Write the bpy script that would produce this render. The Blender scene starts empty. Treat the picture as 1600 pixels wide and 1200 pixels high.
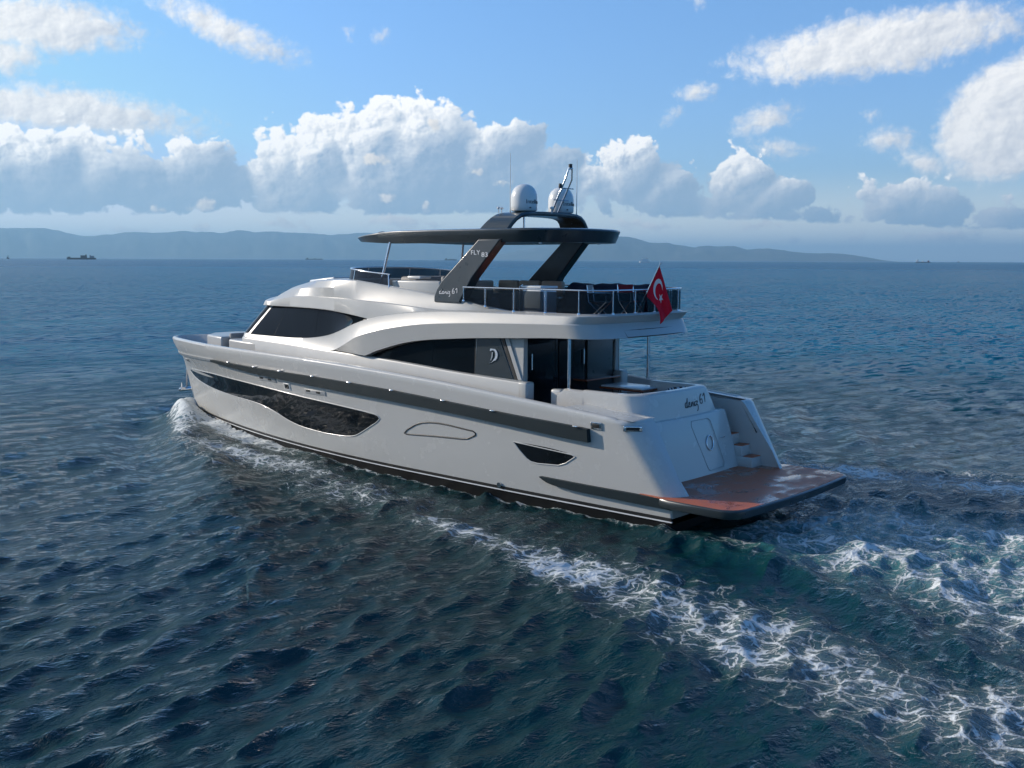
import bpy, bmesh, math, random
import numpy as np
from mathutils import Vector, Matrix, Euler

rnd = random.Random(7)
SC = bpy.context.scene
COL = SC.collection
PI = math.pi

# ------------------------------------------------------------------ camera
CAM_LOC = (-12.2898, 21.3458, 5.8219)
YAW, FPX = -0.8381, 1639.08
PITCH, ROLL = math.atan(194 / FPX), math.atan(7 / 1600)
_F = Vector((math.cos(YAW) * math.cos(PITCH), math.sin(YAW) * math.cos(PITCH), -math.sin(PITCH)))
_R0 = Vector((math.sin(YAW), -math.cos(YAW), 0))
_U0 = _R0.cross(_F)
_R = _R0 * math.cos(ROLL) + _U0 * math.sin(ROLL)
_U = _U0 * math.cos(ROLL) - _R0 * math.sin(ROLL)
cam_data = bpy.data.cameras.new('camera')
cam = bpy.data.objects.new('camera', cam_data)
COL.objects.link(cam)
cam_data.sensor_width = 36
cam_data.lens = FPX * 36 / 1600
cam_data.clip_start = 0.5
cam_data.clip_end = 400000
m = Matrix((( _R.x, _U.x, -_F.x, CAM_LOC[0]), (_R.y, _U.y, -_F.y, CAM_LOC[1]), (_R.z, _U.z, -_F.z, CAM_LOC[2]), (0, 0, 0, 1)))
cam.matrix_world = m
SC.camera = cam
FWD = Vector((math.cos(YAW), math.sin(YAW), 0))      # horizontal view heading
RGT = Vector((math.sin(YAW), -math.cos(YAW), 0))

# ------------------------------------------------------------------ exposure and sampling
SC.view_settings.view_transform = 'Standard'
SC.view_settings.look = 'None'
SC.view_settings.gamma = 1.0
SC.view_settings.use_curve_mapping = False
SC.view_settings.exposure = 0.22
SC.render.engine = 'CYCLES'
SC.cycles.use_denoising = True
SC.cycles.max_bounces = 6
SC.cycles.diffuse_bounces = 2
SC.cycles.glossy_bounces = 3
SC.cycles.transmission_bounces = 4
SC.cycles.volume_bounces = 0
SC.cycles.transparent_max_bounces = 8
SC.cycles.use_adaptive_sampling = True
SC.cycles.adaptive_threshold = 0.02
SC.cycles.sample_clamp_indirect = 6
SC.cycles.caustics_reflective = False
SC.cycles.caustics_refractive = False

# ------------------------------------------------------------------ sun
SUN_DIR = Vector((2.3, 1.0, 0.92)).normalized()
sun_el = math.asin(SUN_DIR.z)
sun_rot = math.atan2(SUN_DIR.x, SUN_DIR.y)
sun_data = bpy.data.lights.new('sun', 'SUN')
sun_data.energy = 4.0
sun_data.angle = math.radians(0.5)
sun_data.color = (1.0, 0.90, 0.78)
sun = bpy.data.objects.new('sun', sun_data)
COL.objects.link(sun)
sun.location = (30, 20, 40)
sun.rotation_euler = SUN_DIR.to_track_quat('Z', 'Y').to_euler()

# ------------------------------------------------------------------ world: physical sky with procedural cumulus
def px_ang(u, v):
    """a direction on the sky (azimuth from the view heading, elevation), degrees"""
    d = _F + _R * ((u - 800) / FPX) - _U * ((v - 600) / FPX)
    d.normalize()
    return math.degrees(math.atan2(d.dot(RGT), d.dot(FWD))), math.degrees(math.asin(d.z))

class NT:
    """small helper that writes node graphs as expressions"""
    def __init__(s, tree): s.t = tree; s.n = tree.nodes; s.l = tree.links
    def put(s, sock, v):
        if isinstance(v, bpy.types.NodeSocket): s.l.new(v, sock)
        elif v is not None: sock.default_value = v
    def m(s, op, a, b=None, c=None, clamp=False):
        n = s.n.new('ShaderNodeMath'); n.operation = op; n.use_clamp = clamp
        for i, v in enumerate((a, b, c)): s.put(n.inputs[i], v)
        return n.outputs[0]
    def add(s, a, b): return s.m('ADD', a, b)
    def sub(s, a, b): return s.m('SUBTRACT', a, b)
    def mul(s, a, b): return s.m('MULTIPLY', a, b)
    def vm(s, op, a, b=None, out=0):
        n = s.n.new('ShaderNodeVectorMath'); n.operation = op
        s.put(n.inputs[0], a)
        if b is not None: s.put(n.inputs[1], b)
        return n.outputs['Value'] if op in ('DOT_PRODUCT', 'LENGTH') else n.outputs[0]
    def ss(s, v, a, b, lo=0.0, hi=1.0, kind='SMOOTHSTEP'):
        n = s.n.new('ShaderNodeMapRange'); n.interpolation_type = kind; n.clamp = True
        for k, q in (('Value', v), ('From Min', a), ('From Max', b), ('To Min', lo), ('To Max', hi)): s.put(n.inputs[k], q)
        return n.outputs[0]
    def xyz(s, x, y, z=0.0):
        n = s.n.new('ShaderNodeCombineXYZ')
        for i, v in enumerate((x, y, z)): s.put(n.inputs[i], v)
        return n.outputs[0]
    def sep(s, v):
        n = s.n.new('ShaderNodeSeparateXYZ'); s.put(n.inputs[0], v); return n.outputs
    def noise(s, vec, scale, detail=4, rough=0.55, dist=0.0, kind='FBM', dim='3D'):
        n = s.n.new('ShaderNodeTexNoise'); n.noise_dimensions = dim; n.noise_type = kind
        s.put(n.inputs['Vector'], vec)
        for k, q in (('Scale', scale), ('Detail', detail), ('Roughness', rough), ('Distortion', dist)): s.put(n.inputs[k], q)
        return n.outputs[0], n.outputs[1]
    def voro(s, vec, scale, feature='F1', detail=0.0, smooth=0.3, rough=0.5, dim='3D', rand=1.0):
        n = s.n.new('ShaderNodeTexVoronoi'); n.voronoi_dimensions = dim; n.feature = feature
        s.put(n.inputs['Vector'], vec); s.put(n.inputs['Scale'], scale)
        if 'Detail' in n.inputs: s.put(n.inputs['Detail'], detail); s.put(n.inputs['Roughness'], rough)
        if feature == 'SMOOTH_F1': s.put(n.inputs['Smoothness'], smooth)
        s.put(n.inputs['Randomness'], rand)
        return n.outputs[0]
    def mix(s, f, a, b, blend='MIX'):
        n = s.n.new('ShaderNodeMix'); n.data_type = 'RGBA'; n.blend_type = blend; n.clamp_factor = True
        s.put(n.inputs[0], f)
        for i, v in ((6, a), (7, b)):
            if isinstance(v, (tuple, list)) and len(v) == 3: v = (*v, 1)
            s.put(n.inputs[i], v)
        return n.outputs[2]
    def curve(s, v, pts, x0, x1, y0, y1):
        n = s.n.new('ShaderNodeFloatCurve'); c = n.mapping.curves[0]
        pts = sorted(pts)
        pts = [((x - x0) / (x1 - x0), (y - y0) / (y1 - y0)) for x, y in pts]
        while len(c.points) < len(pts): c.points.new(0.5, 0.5)
        for p, q in zip(c.points, pts): p.location = q; p.handle_type = 'AUTO_CLAMPED'
        n.mapping.update()
        s.put(n.inputs['Value'], s.m('DIVIDE', s.sub(v, x0), x1 - x0, clamp=True))
        return s.add(s.mul(n.outputs[0], y1 - y0), y0)

def build_world():
    world = bpy.data.worlds.new('World'); SC.world = world; world.use_nodes = True
    world.cycles.sampling_method = 'MANUAL'; world.cycles.sample_map_resolution = 512
    tr = world.node_tree; tr.nodes.clear(); w = NT(tr)
    q = w
    tc = tr.nodes.new('ShaderNodeTexCoord'); D = w.vm('NORMALIZE', tc.outputs['Generated'])
    az = w.mul(w.m('ARCTAN2', w.vm('DOT_PRODUCT', D, tuple(RGT)), w.vm('DOT_PRODUCT', D, tuple(FWD))), 180 / PI)
    el = w.mul(w.m('ARCSINE', w.sep(D)[2]), 180 / PI)
    P = w.xyz(az, el, 0.0)
    wn = q.noise(P, 0.30, 3, 0.55)[1]
    Pw = q.vm('ADD', P, q.vm('MULTIPLY', q.vm('SUBTRACT', wn, (0.5, 0.5, 0.5)), (1.4, 0.9, 0.0)))
    X, E, _ = q.sep(Pw)
    # cloud heaps: centre and radii (degrees on the sky); each is a rounded body lit from the sun's side
    heap = [(-160, 268, 150, 75), (-20, 270, 110, 70), (75, 268, 110, 66), (190, 276, 130, 62), (300, 280, 110, 60), (360, 296, 60, 42),
            (432, 262, 62, 66), (500, 250, 72, 76), (470, 300, 95, 52), (590, 232, 85, 82), (665, 250, 120, 96), (770, 265, 120, 84), (860, 282, 80, 66), (600, 300, 150, 48), (760, 310, 150, 36),
            (985, 272, 75, 62), (930, 288, 60, 52), (1050, 305, 75, 44), (1130, 318, 60, 34), (1165, 282, 56, 52), (1225, 312, 75, 38), (1180, 335, 100, 24), (1105, 322, 70, 32), (1275, 338, 75, 24), (1350, 344, 60, 18), (1300, 334, 48, 22),
            (1400, 318, 70, 44), (1465, 326, 62, 40), (1420, 345, 120, 14), (1590, 336, 60, 34), (1720, 320, 80, 50)]
    soft = [(1370, 70, 240, 50, -0.10), (1250, 121, 110, 16, -0.04), (1590, 178, 118, 92, -0.3), (60, 38, 160, 46, 0.0), (0, 85, 75, 34, 0), (350, 42, 140, 32, 0.36),
            (90, 172, 250, 40, 0.05), (1088, 146, 50, 20, -0.1), (1192, 186, 56, 28, -0.3), (1050, 181, 24, 16, -0.4), (1390, 216, 46, 25, 0), (1445, 254, 50, 25, 0.3),
            (1218, 230, 54, 20, 0), (1365, 180, 15, 16, 0), (85, 135, 42, 12, -0.1), (540, 52, 15, 13, 0), (596, 54, 22, 16, 0), (1085, -6, 18, 14, 0), (-140, 60, 120, 50, 0)]
    hump = [(445, 352, 60, 11, 0), (318, 356, 16, 15, 0), (200, 358, 70, 9, 0), (630, 348, 75, 16, 0), (480, 356, 22, 11, 0), (1000, 352, 75, 12, 0), (1235, 378, 24, 10, 0), (1480, 372, 75, 15, 0), (1345, 374, 24, 11, 0),
            (245, 327, 16, 9, 0), (320, 320, 24, 14, 0), (488, 330, 18, 8, 0), (592, 252, 22, 16, 0), (740, 268, 18, 9, 0), (785, 285, 22, 10, 0), (605, 312, 16, 14, 0), (665, 322, 10, 12, 0), (680, 190, 16, 14, 0), (1180, 352, 60, 10, 0)]
    k = 57.3 / FPX
    def blob(b):
        cx, cy = px_ang(b[0], b[1]); ru, rv = b[2] * k, b[3] * k
        dx, dy = q.sub(X, cx), q.sub(E, cy)
        if len(b) > 4 and b[4]: dy = q.add(dy, q.mul(dx, b[4]))
        n = q.xyz(q.mul(dx, 1 / ru), q.mul(dy, 1 / rv))
        r = q.vm('LENGTH', n)
        e = q.mul(q.sub(1.0, r), min(ru, rv) * 1.1)
        lam = q.vm('DOT_PRODUCT', n, (-0.80, 0.46, 0.0))
        return e, lam
    def gather(lst):
        e = lam = None
        for b in lst:
            e2, l2 = blob(b)
            if e is None: e, lam = e2, l2
            else:
                g = q.ss(q.sub(e2, e), -0.55, 0.55)
                lam = q.add(q.mul(l2, g), q.mul(lam, q.sub(1.0, g)))
                e = q.m('MAXIMUM', e, e2)
        return e, lam
    eh, lh = gather(heap); es, ls = gather(soft); eu, lu = gather(hump)
    # scattered fair weather cloud on the unseen dome; extra added sunward to brighten reflections
    far = q.noise(P, 0.055, 3, 0.5)[0]
    sunside = w.vm('DOT_PRODUCT', D, (SUN_DIR.x / math.cos(sun_el), SUN_DIR.y / math.cos(sun_el), 0.0))
    dome = q.sub(q.mul(q.sub(far, q.ss(sunside, -0.1, 0.8, 0.68, 0.44)), 9.0), q.ss(el, 13.5, 19.0, 6.0, 0.0))
    es = q.m('MAXIMUM', es, dome)
    # the light on each bank as a whole, so that neighbouring heaps read as one mass
    em, lm = gather([(140, 275, 280, 80), (640, 262, 275, 112), (1010, 292, 130, 74), (1200, 315, 130, 62), (1420, 328, 110, 42), (1600, 330, 90, 44)])
    lh = q.add(q.mul(lh, 0.68), q.mul(lm, 0.48))
    Bs = q.curve(X, [px_ang(*p) for p in [(-250, 338), (0, 338), (200, 337), (330, 336), (372, 326), (400, 335), (560, 338), (800, 337), (900, 339), (1000, 343), (1100, 343), (1200, 346), (1330, 353), (1420, 358), (1500, 359), (1600, 361), (1800, 361)]], -40, 40, 0, 16)
    st = q.vm('MULTIPLY', Pw, (1.0, 1.15, 1.0))
    def billow(off):
        v = q.vm('ADD', st, off) if off else st
        return q.sub(0.46, q.voro(v, 0.50, 'F1', 3.0, rough=0.52, dim='2D')), q.sub(0.5, q.voro(v, 1.45, 'SMOOTH_F1', 2.0, 0.25, 0.5, '2D'))
    b1, b2 = billow(None); c1, c2 = billow((-0.34, 0.22, 0)); d1, d2 = billow((-0.11, 0.08, 0))
    fb = q.sub(q.noise(Pw, 1.5, 9, 0.66)[0], 0.5)
    hh = q.add(q.add(eh, 0.35), q.add(q.mul(b1, 1.25), q.add(q.mul(b2, 0.42), q.mul(fb, 0.42))))
    hh = q.m('MINIMUM', hh, q.add(q.mul(q.sub(el, Bs), 1.6), q.add(q.mul(fb, 0.5), q.mul(b2, 0.25))))
    hs = q.add(es, q.add(q.mul(b2, 0.30), q.mul(fb, 1.30)))
    hu = q.add(eu, q.add(q.mul(b2, 0.34), q.mul(fb, 0.50)))
    upper = q.ss(q.sub(hs, hh), -0.1, 0.2)
    little = q.ss(q.sub(hu, 0.0), 0.0, 0.3)
    alpha_h = q.ss(hh, -0.05, 0.26)
    alpha_s = q.mul(q.ss(hs, -0.05, 0.90), 0.94)
    # light on the heaps: body side, puffs, and the thin bright rims
    body = q.ss(q.sub(lh, q.mul(q.ss(hh, 0.5, 3.0), 0.24)), -0.36, 0.44)
    puff = q.add(q.mul(q.sub(b1, c1), 1.25), q.add(q.mul(q.sub(b2, d2), 1.0), q.mul(q.sub(b1, d1), 1.0)))
    rim = q.ss(hh, 0.9, 0.0)
    light = q.add(q.mul(body, 0.86), q.add(q.mul(puff, q.add(0.17, q.mul(body, 0.52))), q.mul(rim, q.add(0.12, q.mul(body, 0.30)))))
    light = q.m('MULTIPLY_ADD', light, q.ss(q.add(q.sub(el, Bs), q.mul(b1, 1.2)), 0.2, 3.8, 0.27, 1.0), 0.02, clamp=True)
    shade = w.mix(w.ss(el, 1.5, 6.5), (0.31, 0.44, 0.58), (0.30, 0.42, 0.58))
    lit = w.mix(w.ss(el, 0.5, 5.0), (0.93, 0.88, 0.82), (1.06, 1.05, 1.03))
    ch = w.mix(light, shade, lit)
    slight = q.m('MULTIPLY_ADD', q.ss(ls, -0.9, 0.7), 0.55, q.add(0.32, q.mul(puff, 0.35)), clamp=True)
    cs = w.mix(slight, (0.52, 0.56, 0.63), (0.97, 0.955, 0.93))
    cu = w.mix(q.m('MULTIPLY_ADD', lu, 0.5, q.add(0.6, q.mul(puff, 0.5)), clamp=True), (0.55, 0.58, 0.62), (0.94, 0.89, 0.83))
    cover = []
    # sky
    sky = tr.nodes.new('ShaderNodeTexSky'); sky.sky_type = 'NISHITA'; sky.sun_disc = False
    sky.sun_elevation = sun_el; sky.sun_rotation = sun_rot; sky.altitude = 0; sky.air_density = 1.0; sky.dust_density = 0.25; sky.ozone_density = 2.2
    STR = 0.112
    # clean maritime air: a bluer dome than the model's low-sun haze
    tint = w.mix(w.ss(el, 0.0, 14.0, kind='LINEAR'), (0.74, 0.90, 1.30), (0.92, 1.20, 1.56))
    tint = w.mix(w.ss(el, 14.0, 45.0, kind='LINEAR'), tint, (0.24, 0.82, 1.15))
    skyc = w.mix(1.0, sky.outputs[0], tint, 'MULTIPLY')
    pale = w.vm('MULTIPLY', (1.16, 1.15, 1.05), (1 / STR, 1 / STR, 1 / STR))
    skyc = w.vm('MINIMUM', skyc, (0.50 / STR, 0.64 / STR, 0.92 / STR))
    skyc = w.mix(w.mul(w.ss(sunside, 0.0, -0.85), 0.75), skyc, w.vm('MULTIPLY', skyc, (0.42, 0.74, 0.98)))
    skyc = w.mix(w.mul(w.mul(w.ss(el, 5.0, 0.0), 0.85), w.ss(sunside, -0.85, -0.2, 0.25, 1.0)), skyc, pale)
    def lay(base, a, c): return w.mix(a, base, w.vm('MULTIPLY', c, (1 / STR, 1 / STR, 1 / STR)))
    col = lay(skyc, alpha_s, cs)
    col = lay(col, alpha_h, ch)
    col = lay(col, q.mul(little, 0.9), cu)
    bg = tr.nodes.new('ShaderNodeBackground'); bg.inputs[1].default_value = STR
    w.put(bg.inputs[0], col)
    out = tr.nodes.new('ShaderNodeOutputWorld'); tr.links.new(bg.outputs[0], out.inputs[0])
build_world()

# ------------------------------------------------------------------ helpers
def newmat(name):
    mt = bpy.data.materials.new(name); mt.use_nodes = True
    nt = mt.node_tree; bs = nt.nodes['Principled BSDF']
    return mt, NT(nt), bs

def simple(name, col, rough=0.4, metal=0.0, coat=0.0, spec=0.5, var=0.06, scale=1.5, bump=0.0, bscale=40.0, trans=0.0, alpha=1.0, rvar=0.08):
    """painted / moulded / cast surface with slight procedural unevenness in tone and gloss"""
    mt, q, bs = newmat(name)
    tc = q.n.new('ShaderNodeTexCoord').outputs['Object']
    f = q.noise(tc, scale, 5, 0.6)[0]
    k = q.ss(f, 0.25, 0.75, 1 - var, 1 + var, 'LINEAR')
    cm = q.n.new('ShaderNodeVectorMath'); cm.operation = 'SCALE'; cm.inputs[0].default_value = col[:3]; q.l.new(k, cm.inputs['Scale'])
    q.l.new(cm.outputs[0], bs.inputs['Base Color'])
    f2 = q.noise(tc, scale * 4.3, 4, 0.6)[0]
    q.l.new(q.ss(f2, 0.2, 0.8, max(0.02, rough - rvar * rough * 2), rough + rvar * rough * 2, 'LINEAR'), bs.inputs['Roughness'])
    bs.inputs['Metallic'].default_value = metal
    bs.inputs['Coat Weight'].default_value = coat
    bs.inputs['Coat Roughness'].default_value = 0.06
    bs.inputs['Specular IOR Level'].default_value = spec
    bs.inputs['Transmission Weight'].default_value = trans
    if bump:
        bn = q.n.new('ShaderNodeBump'); bn.inputs['Strength'].default_value = bump; bn.inputs['Distance'].default_value = 0.01
        q.l.new(q.noise(tc, bscale, 4, 0.6)[0], bn.inputs['Height']); q.l.new(bn.outputs[0], bs.inputs['Normal'])
    return mt

def mesh_obj(name, verts, faces, mat, parent=None, smooth=True, angle=40, mats=None, fm=None):
    me = bpy.data.meshes.new(name)
    me.from_pydata([tuple(map(float, v)) for v in verts], [], [tuple(int(i) for i in f) for f in faces])
    bm = bmesh.new(); bm.from_mesh(me)
    if fm is None:
        bmesh.ops.remove_doubles(bm, verts=bm.verts, dist=1e-5)
        bmesh.ops.dissolve_degenerate(bm, edges=bm.edges, dist=1e-6)
        bmesh.ops.recalc_face_normals(bm, faces=bm.faces)
    bm.to_mesh(me); bm.free()
    for x in (mats or [mat]): me.materials.append(x)
    if fm is not None:
        me.polygons.foreach_set('material_index', fm)
    me.polygons.foreach_set('use_smooth', [smooth] * len(me.polygons))
    if smooth and angle < 179: me.set_sharp_from_angle(angle=math.radians(angle))
    me.update()
    o = bpy.data.objects.new(name, me); COL.objects.link(o)
    if parent is not None: o.parent = parent
    return o

def thing(name, label, cat, loc=(0, 0, 0), rotz=0.0, group=None):
    o = bpy.data.objects.new(name, None); COL.objects.link(o)
    o.empty_display_size = 0.2
    o.location = loc; o.rotation_euler = (0, 0, rotz)
    o['label'] = label; o['category'] = cat
    if group: o['group'] = group
    return o

def tag(o, label=None, cat=None, group=None, kind=None):
    for k, v in (('label', label), ('category', cat), ('group', group), ('kind', kind)):
        if v: o[k] = v
    return o

class MB:
    """collects shapes that belong to ONE part"""
    def __init__(s): s.v = []; s.f = []
    def quadgrid(s, P, closed_u=False, closed_v=False, cap0=False, cap1=False):
        n = len(P); k = len(P[0]); b = len(s.v)
        for r in P: s.v.extend([tuple(p) for p in r])
        for i in range(n - (0 if closed_u else 1)):
            for j in range(k - (0 if closed_v else 1)):
                i2, j2 = (i + 1) % n, (j + 1) % k
                s.f.append((b + i * k + j, b + i2 * k + j, b + i2 * k + j2, b + i * k + j2))
        if cap0: s.f.append([b + j for j in range(k)])
        if cap1: s.f.append([b + (n - 1) * k + j for j in range(k)])
        return s
    def tube(s, pts, r, seg=10, caps=True):
        pts = [Vector(p) for p in pts]; n = len(pts)
        rs = r if isinstance(r, (list, tuple)) else [r] * n
        rings = []; up = Vector((0, 0, 1)); prev = None
        for i, p in enumerate(pts):
            t = (pts[min(i + 1, n - 1)] - pts[max(i - 1, 0)]).normalized()
            if prev is None:
                a = up if abs(t.z) < 0.95 else Vector((1, 0, 0))
                x = t.cross(a).normalized()
            else:
                x = (prev - t * prev.dot(t)).normalized()
            prev = x; y = t.cross(x)
            rings.append([p + (x * math.cos(2 * PI * k / seg) + y * math.sin(2 * PI * k / seg)) * rs[i] for k in range(seg)])
        return s.quadgrid(rings, closed_v=True, cap0=caps, cap1=caps)
    def box(s, c, d, bev=0.0, rot=None):
        bm = bmesh.new(); bmesh.ops.create_cube(bm, size=1.0)
        for v in bm.verts: v.co = Vector((v.co.x * d[0], v.co.y * d[1], v.co.z * d[2]))
        if bev: bmesh.ops.bevel(bm, geom=bm.edges[:], offset=bev, segments=3, affect='EDGES', profile=0.5)
        M = Matrix.Translation(Vector(c)) @ (rot.to_4x4() if rot is not None else Matrix.Identity(4))
        b = len(s.v); bm.verts.index_update()
        s.v.extend([tuple(M @ v.co) for v in bm.verts]); s.f.extend([[b + v.index for v in f.verts] for f in bm.faces]); bm.free()
        return s
    def prism(s, poly, a, b_, fn):
        """polygon (list of 2D) swept between a and b_; fn(u, v, w) -> point"""
        n = len(poly); b = len(s.v)
        s.v.extend([tuple(fn(u, v, a)) for u, v in poly]); s.v.extend([tuple(fn(u, v, b_)) for u, v in poly])
        s.f.append(list(range(b, b + n))); s.f.append(list(range(b + 2 * n - 1, b + n - 1, -1)))
        for i in range(n): s.f.append((b + i, b + (i + 1) % n, b + n + (i + 1) % n, b + n + i))
        return s
    def lathe(s, prof, c, seg=32):
        rings = [[(c[0] + r * math.cos(2 * PI * k / seg), c[1] + r * math.sin(2 * PI * k / seg), c[2] + z) for k in range(seg)] for r, z in prof]
        return s.quadgrid(rings, closed_v=True, cap0=True, cap1=True)
    def build(s, name, mat, parent=None, angle=40, smooth=True, bevel=0.0):
        o = mesh_obj(name, s.v, s.f, mat, parent, smooth, angle)
        if bevel:
            bv = o.modifiers.new('bevel', 'BEVEL'); bv.width = bevel; bv.segments = 3; bv.limit_method = 'ANGLE'; bv.angle_limit = math.radians(35)
        return o

def interp(pts):
    """smooth monotone-ish curve through (x, y) points, flat beyond the ends"""
    pts = sorted(pts); xs = np.array([p[0] for p in pts], float); ys = np.array([p[1] for p in pts], float)
    d = np.diff(ys) / np.diff(xs); mm = np.zeros(len(xs)); mm[1:-1] = (d[:-1] + d[1:]) / 2; mm[0] = d[0]; mm[-1] = d[-1]
    for i in range(1, len(xs) - 1):
        if d[i - 1] * d[i] <= 0: mm[i] = 0
        else: mm[i] = math.copysign(min(abs(mm[i]), 3 * abs(d[i - 1]), 3 * abs(d[i])), mm[i])
    def f(x):
        if x <= xs[0]: return float(ys[0])
        if x >= xs[-1]: return float(ys[-1])
        i = int(np.searchsorted(xs, x)) - 1; h = xs[i + 1] - xs[i]; t = (x - xs[i]) / h
        return float((2 * t**3 - 3 * t**2 + 1) * ys[i] + (t**3 - 2 * t**2 + t) * h * mm[i] + (-2 * t**3 + 3 * t**2) * ys[i + 1] + (t**3 - t**2) * h * mm[i + 1])
    return f

def smooth01(x, a, b):
    t = np.clip((x - a) / (b - a), 0, 1); return t * t * (3 - 2 * t)

# value noise for numpy fields
def vnoise(x, y, seed=0):
    xi = np.floor(x).astype(np.int64); yi = np.floor(y).astype(np.int64); fx = x - xi; fy = y - yi
    def h(a, b):
        n = (a * 374761393 + b * 668265263 + seed * 974634777) & 0xffffffff
        n = ((n ^ (n >> 13)) * 1274126177) & 0xffffffff
        return ((n ^ (n >> 16)) & 0xffff) / 65535.0
    ux = fx * fx * (3 - 2 * fx); uy = fy * fy * (3 - 2 * fy)
    return (h(xi, yi) * (1 - ux) + h(xi + 1, yi) * ux) * (1 - uy) + (h(xi, yi + 1) * (1 - ux) + h(xi + 1, yi + 1) * ux) * uy
def fbm(x, y, o=4, seed=0):
    r = 0; a = 0.5
    for i in range(o): r = r + a * vnoise(x * 2**i + 17.3 * i, y * 2**i - 9.1 * i, seed + i); a *= 0.5
    return r

# ------------------------------------------------------------------ the sea
def seg_dist(px, py, pts):
    """distance to a polyline, with signed side and arclength parameter 0..1"""
    best = np.full(px.shape, 1e9); par = np.zeros(px.shape); side = np.zeros(px.shape)
    n = len(pts) - 1
    for i in range(n):
        ax, ay = pts[i]; bx, by = pts[i + 1]; dx, dy = bx - ax, by - ay; L2 = dx * dx + dy * dy
        t = np.clip(((px - ax) * dx + (py - ay) * dy) / L2, 0, 1)
        qx, qy = ax + t * dx, ay + t * dy; d = np.hypot(px - qx, py - qy)
        k = d < best
        best = np.where(k, d, best); par = np.where(k, (i + t) / n, par)
        side = np.where(k, np.sign(dx * (py - ay) - dy * (px - ax)), side)
    return best, par, side

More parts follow.
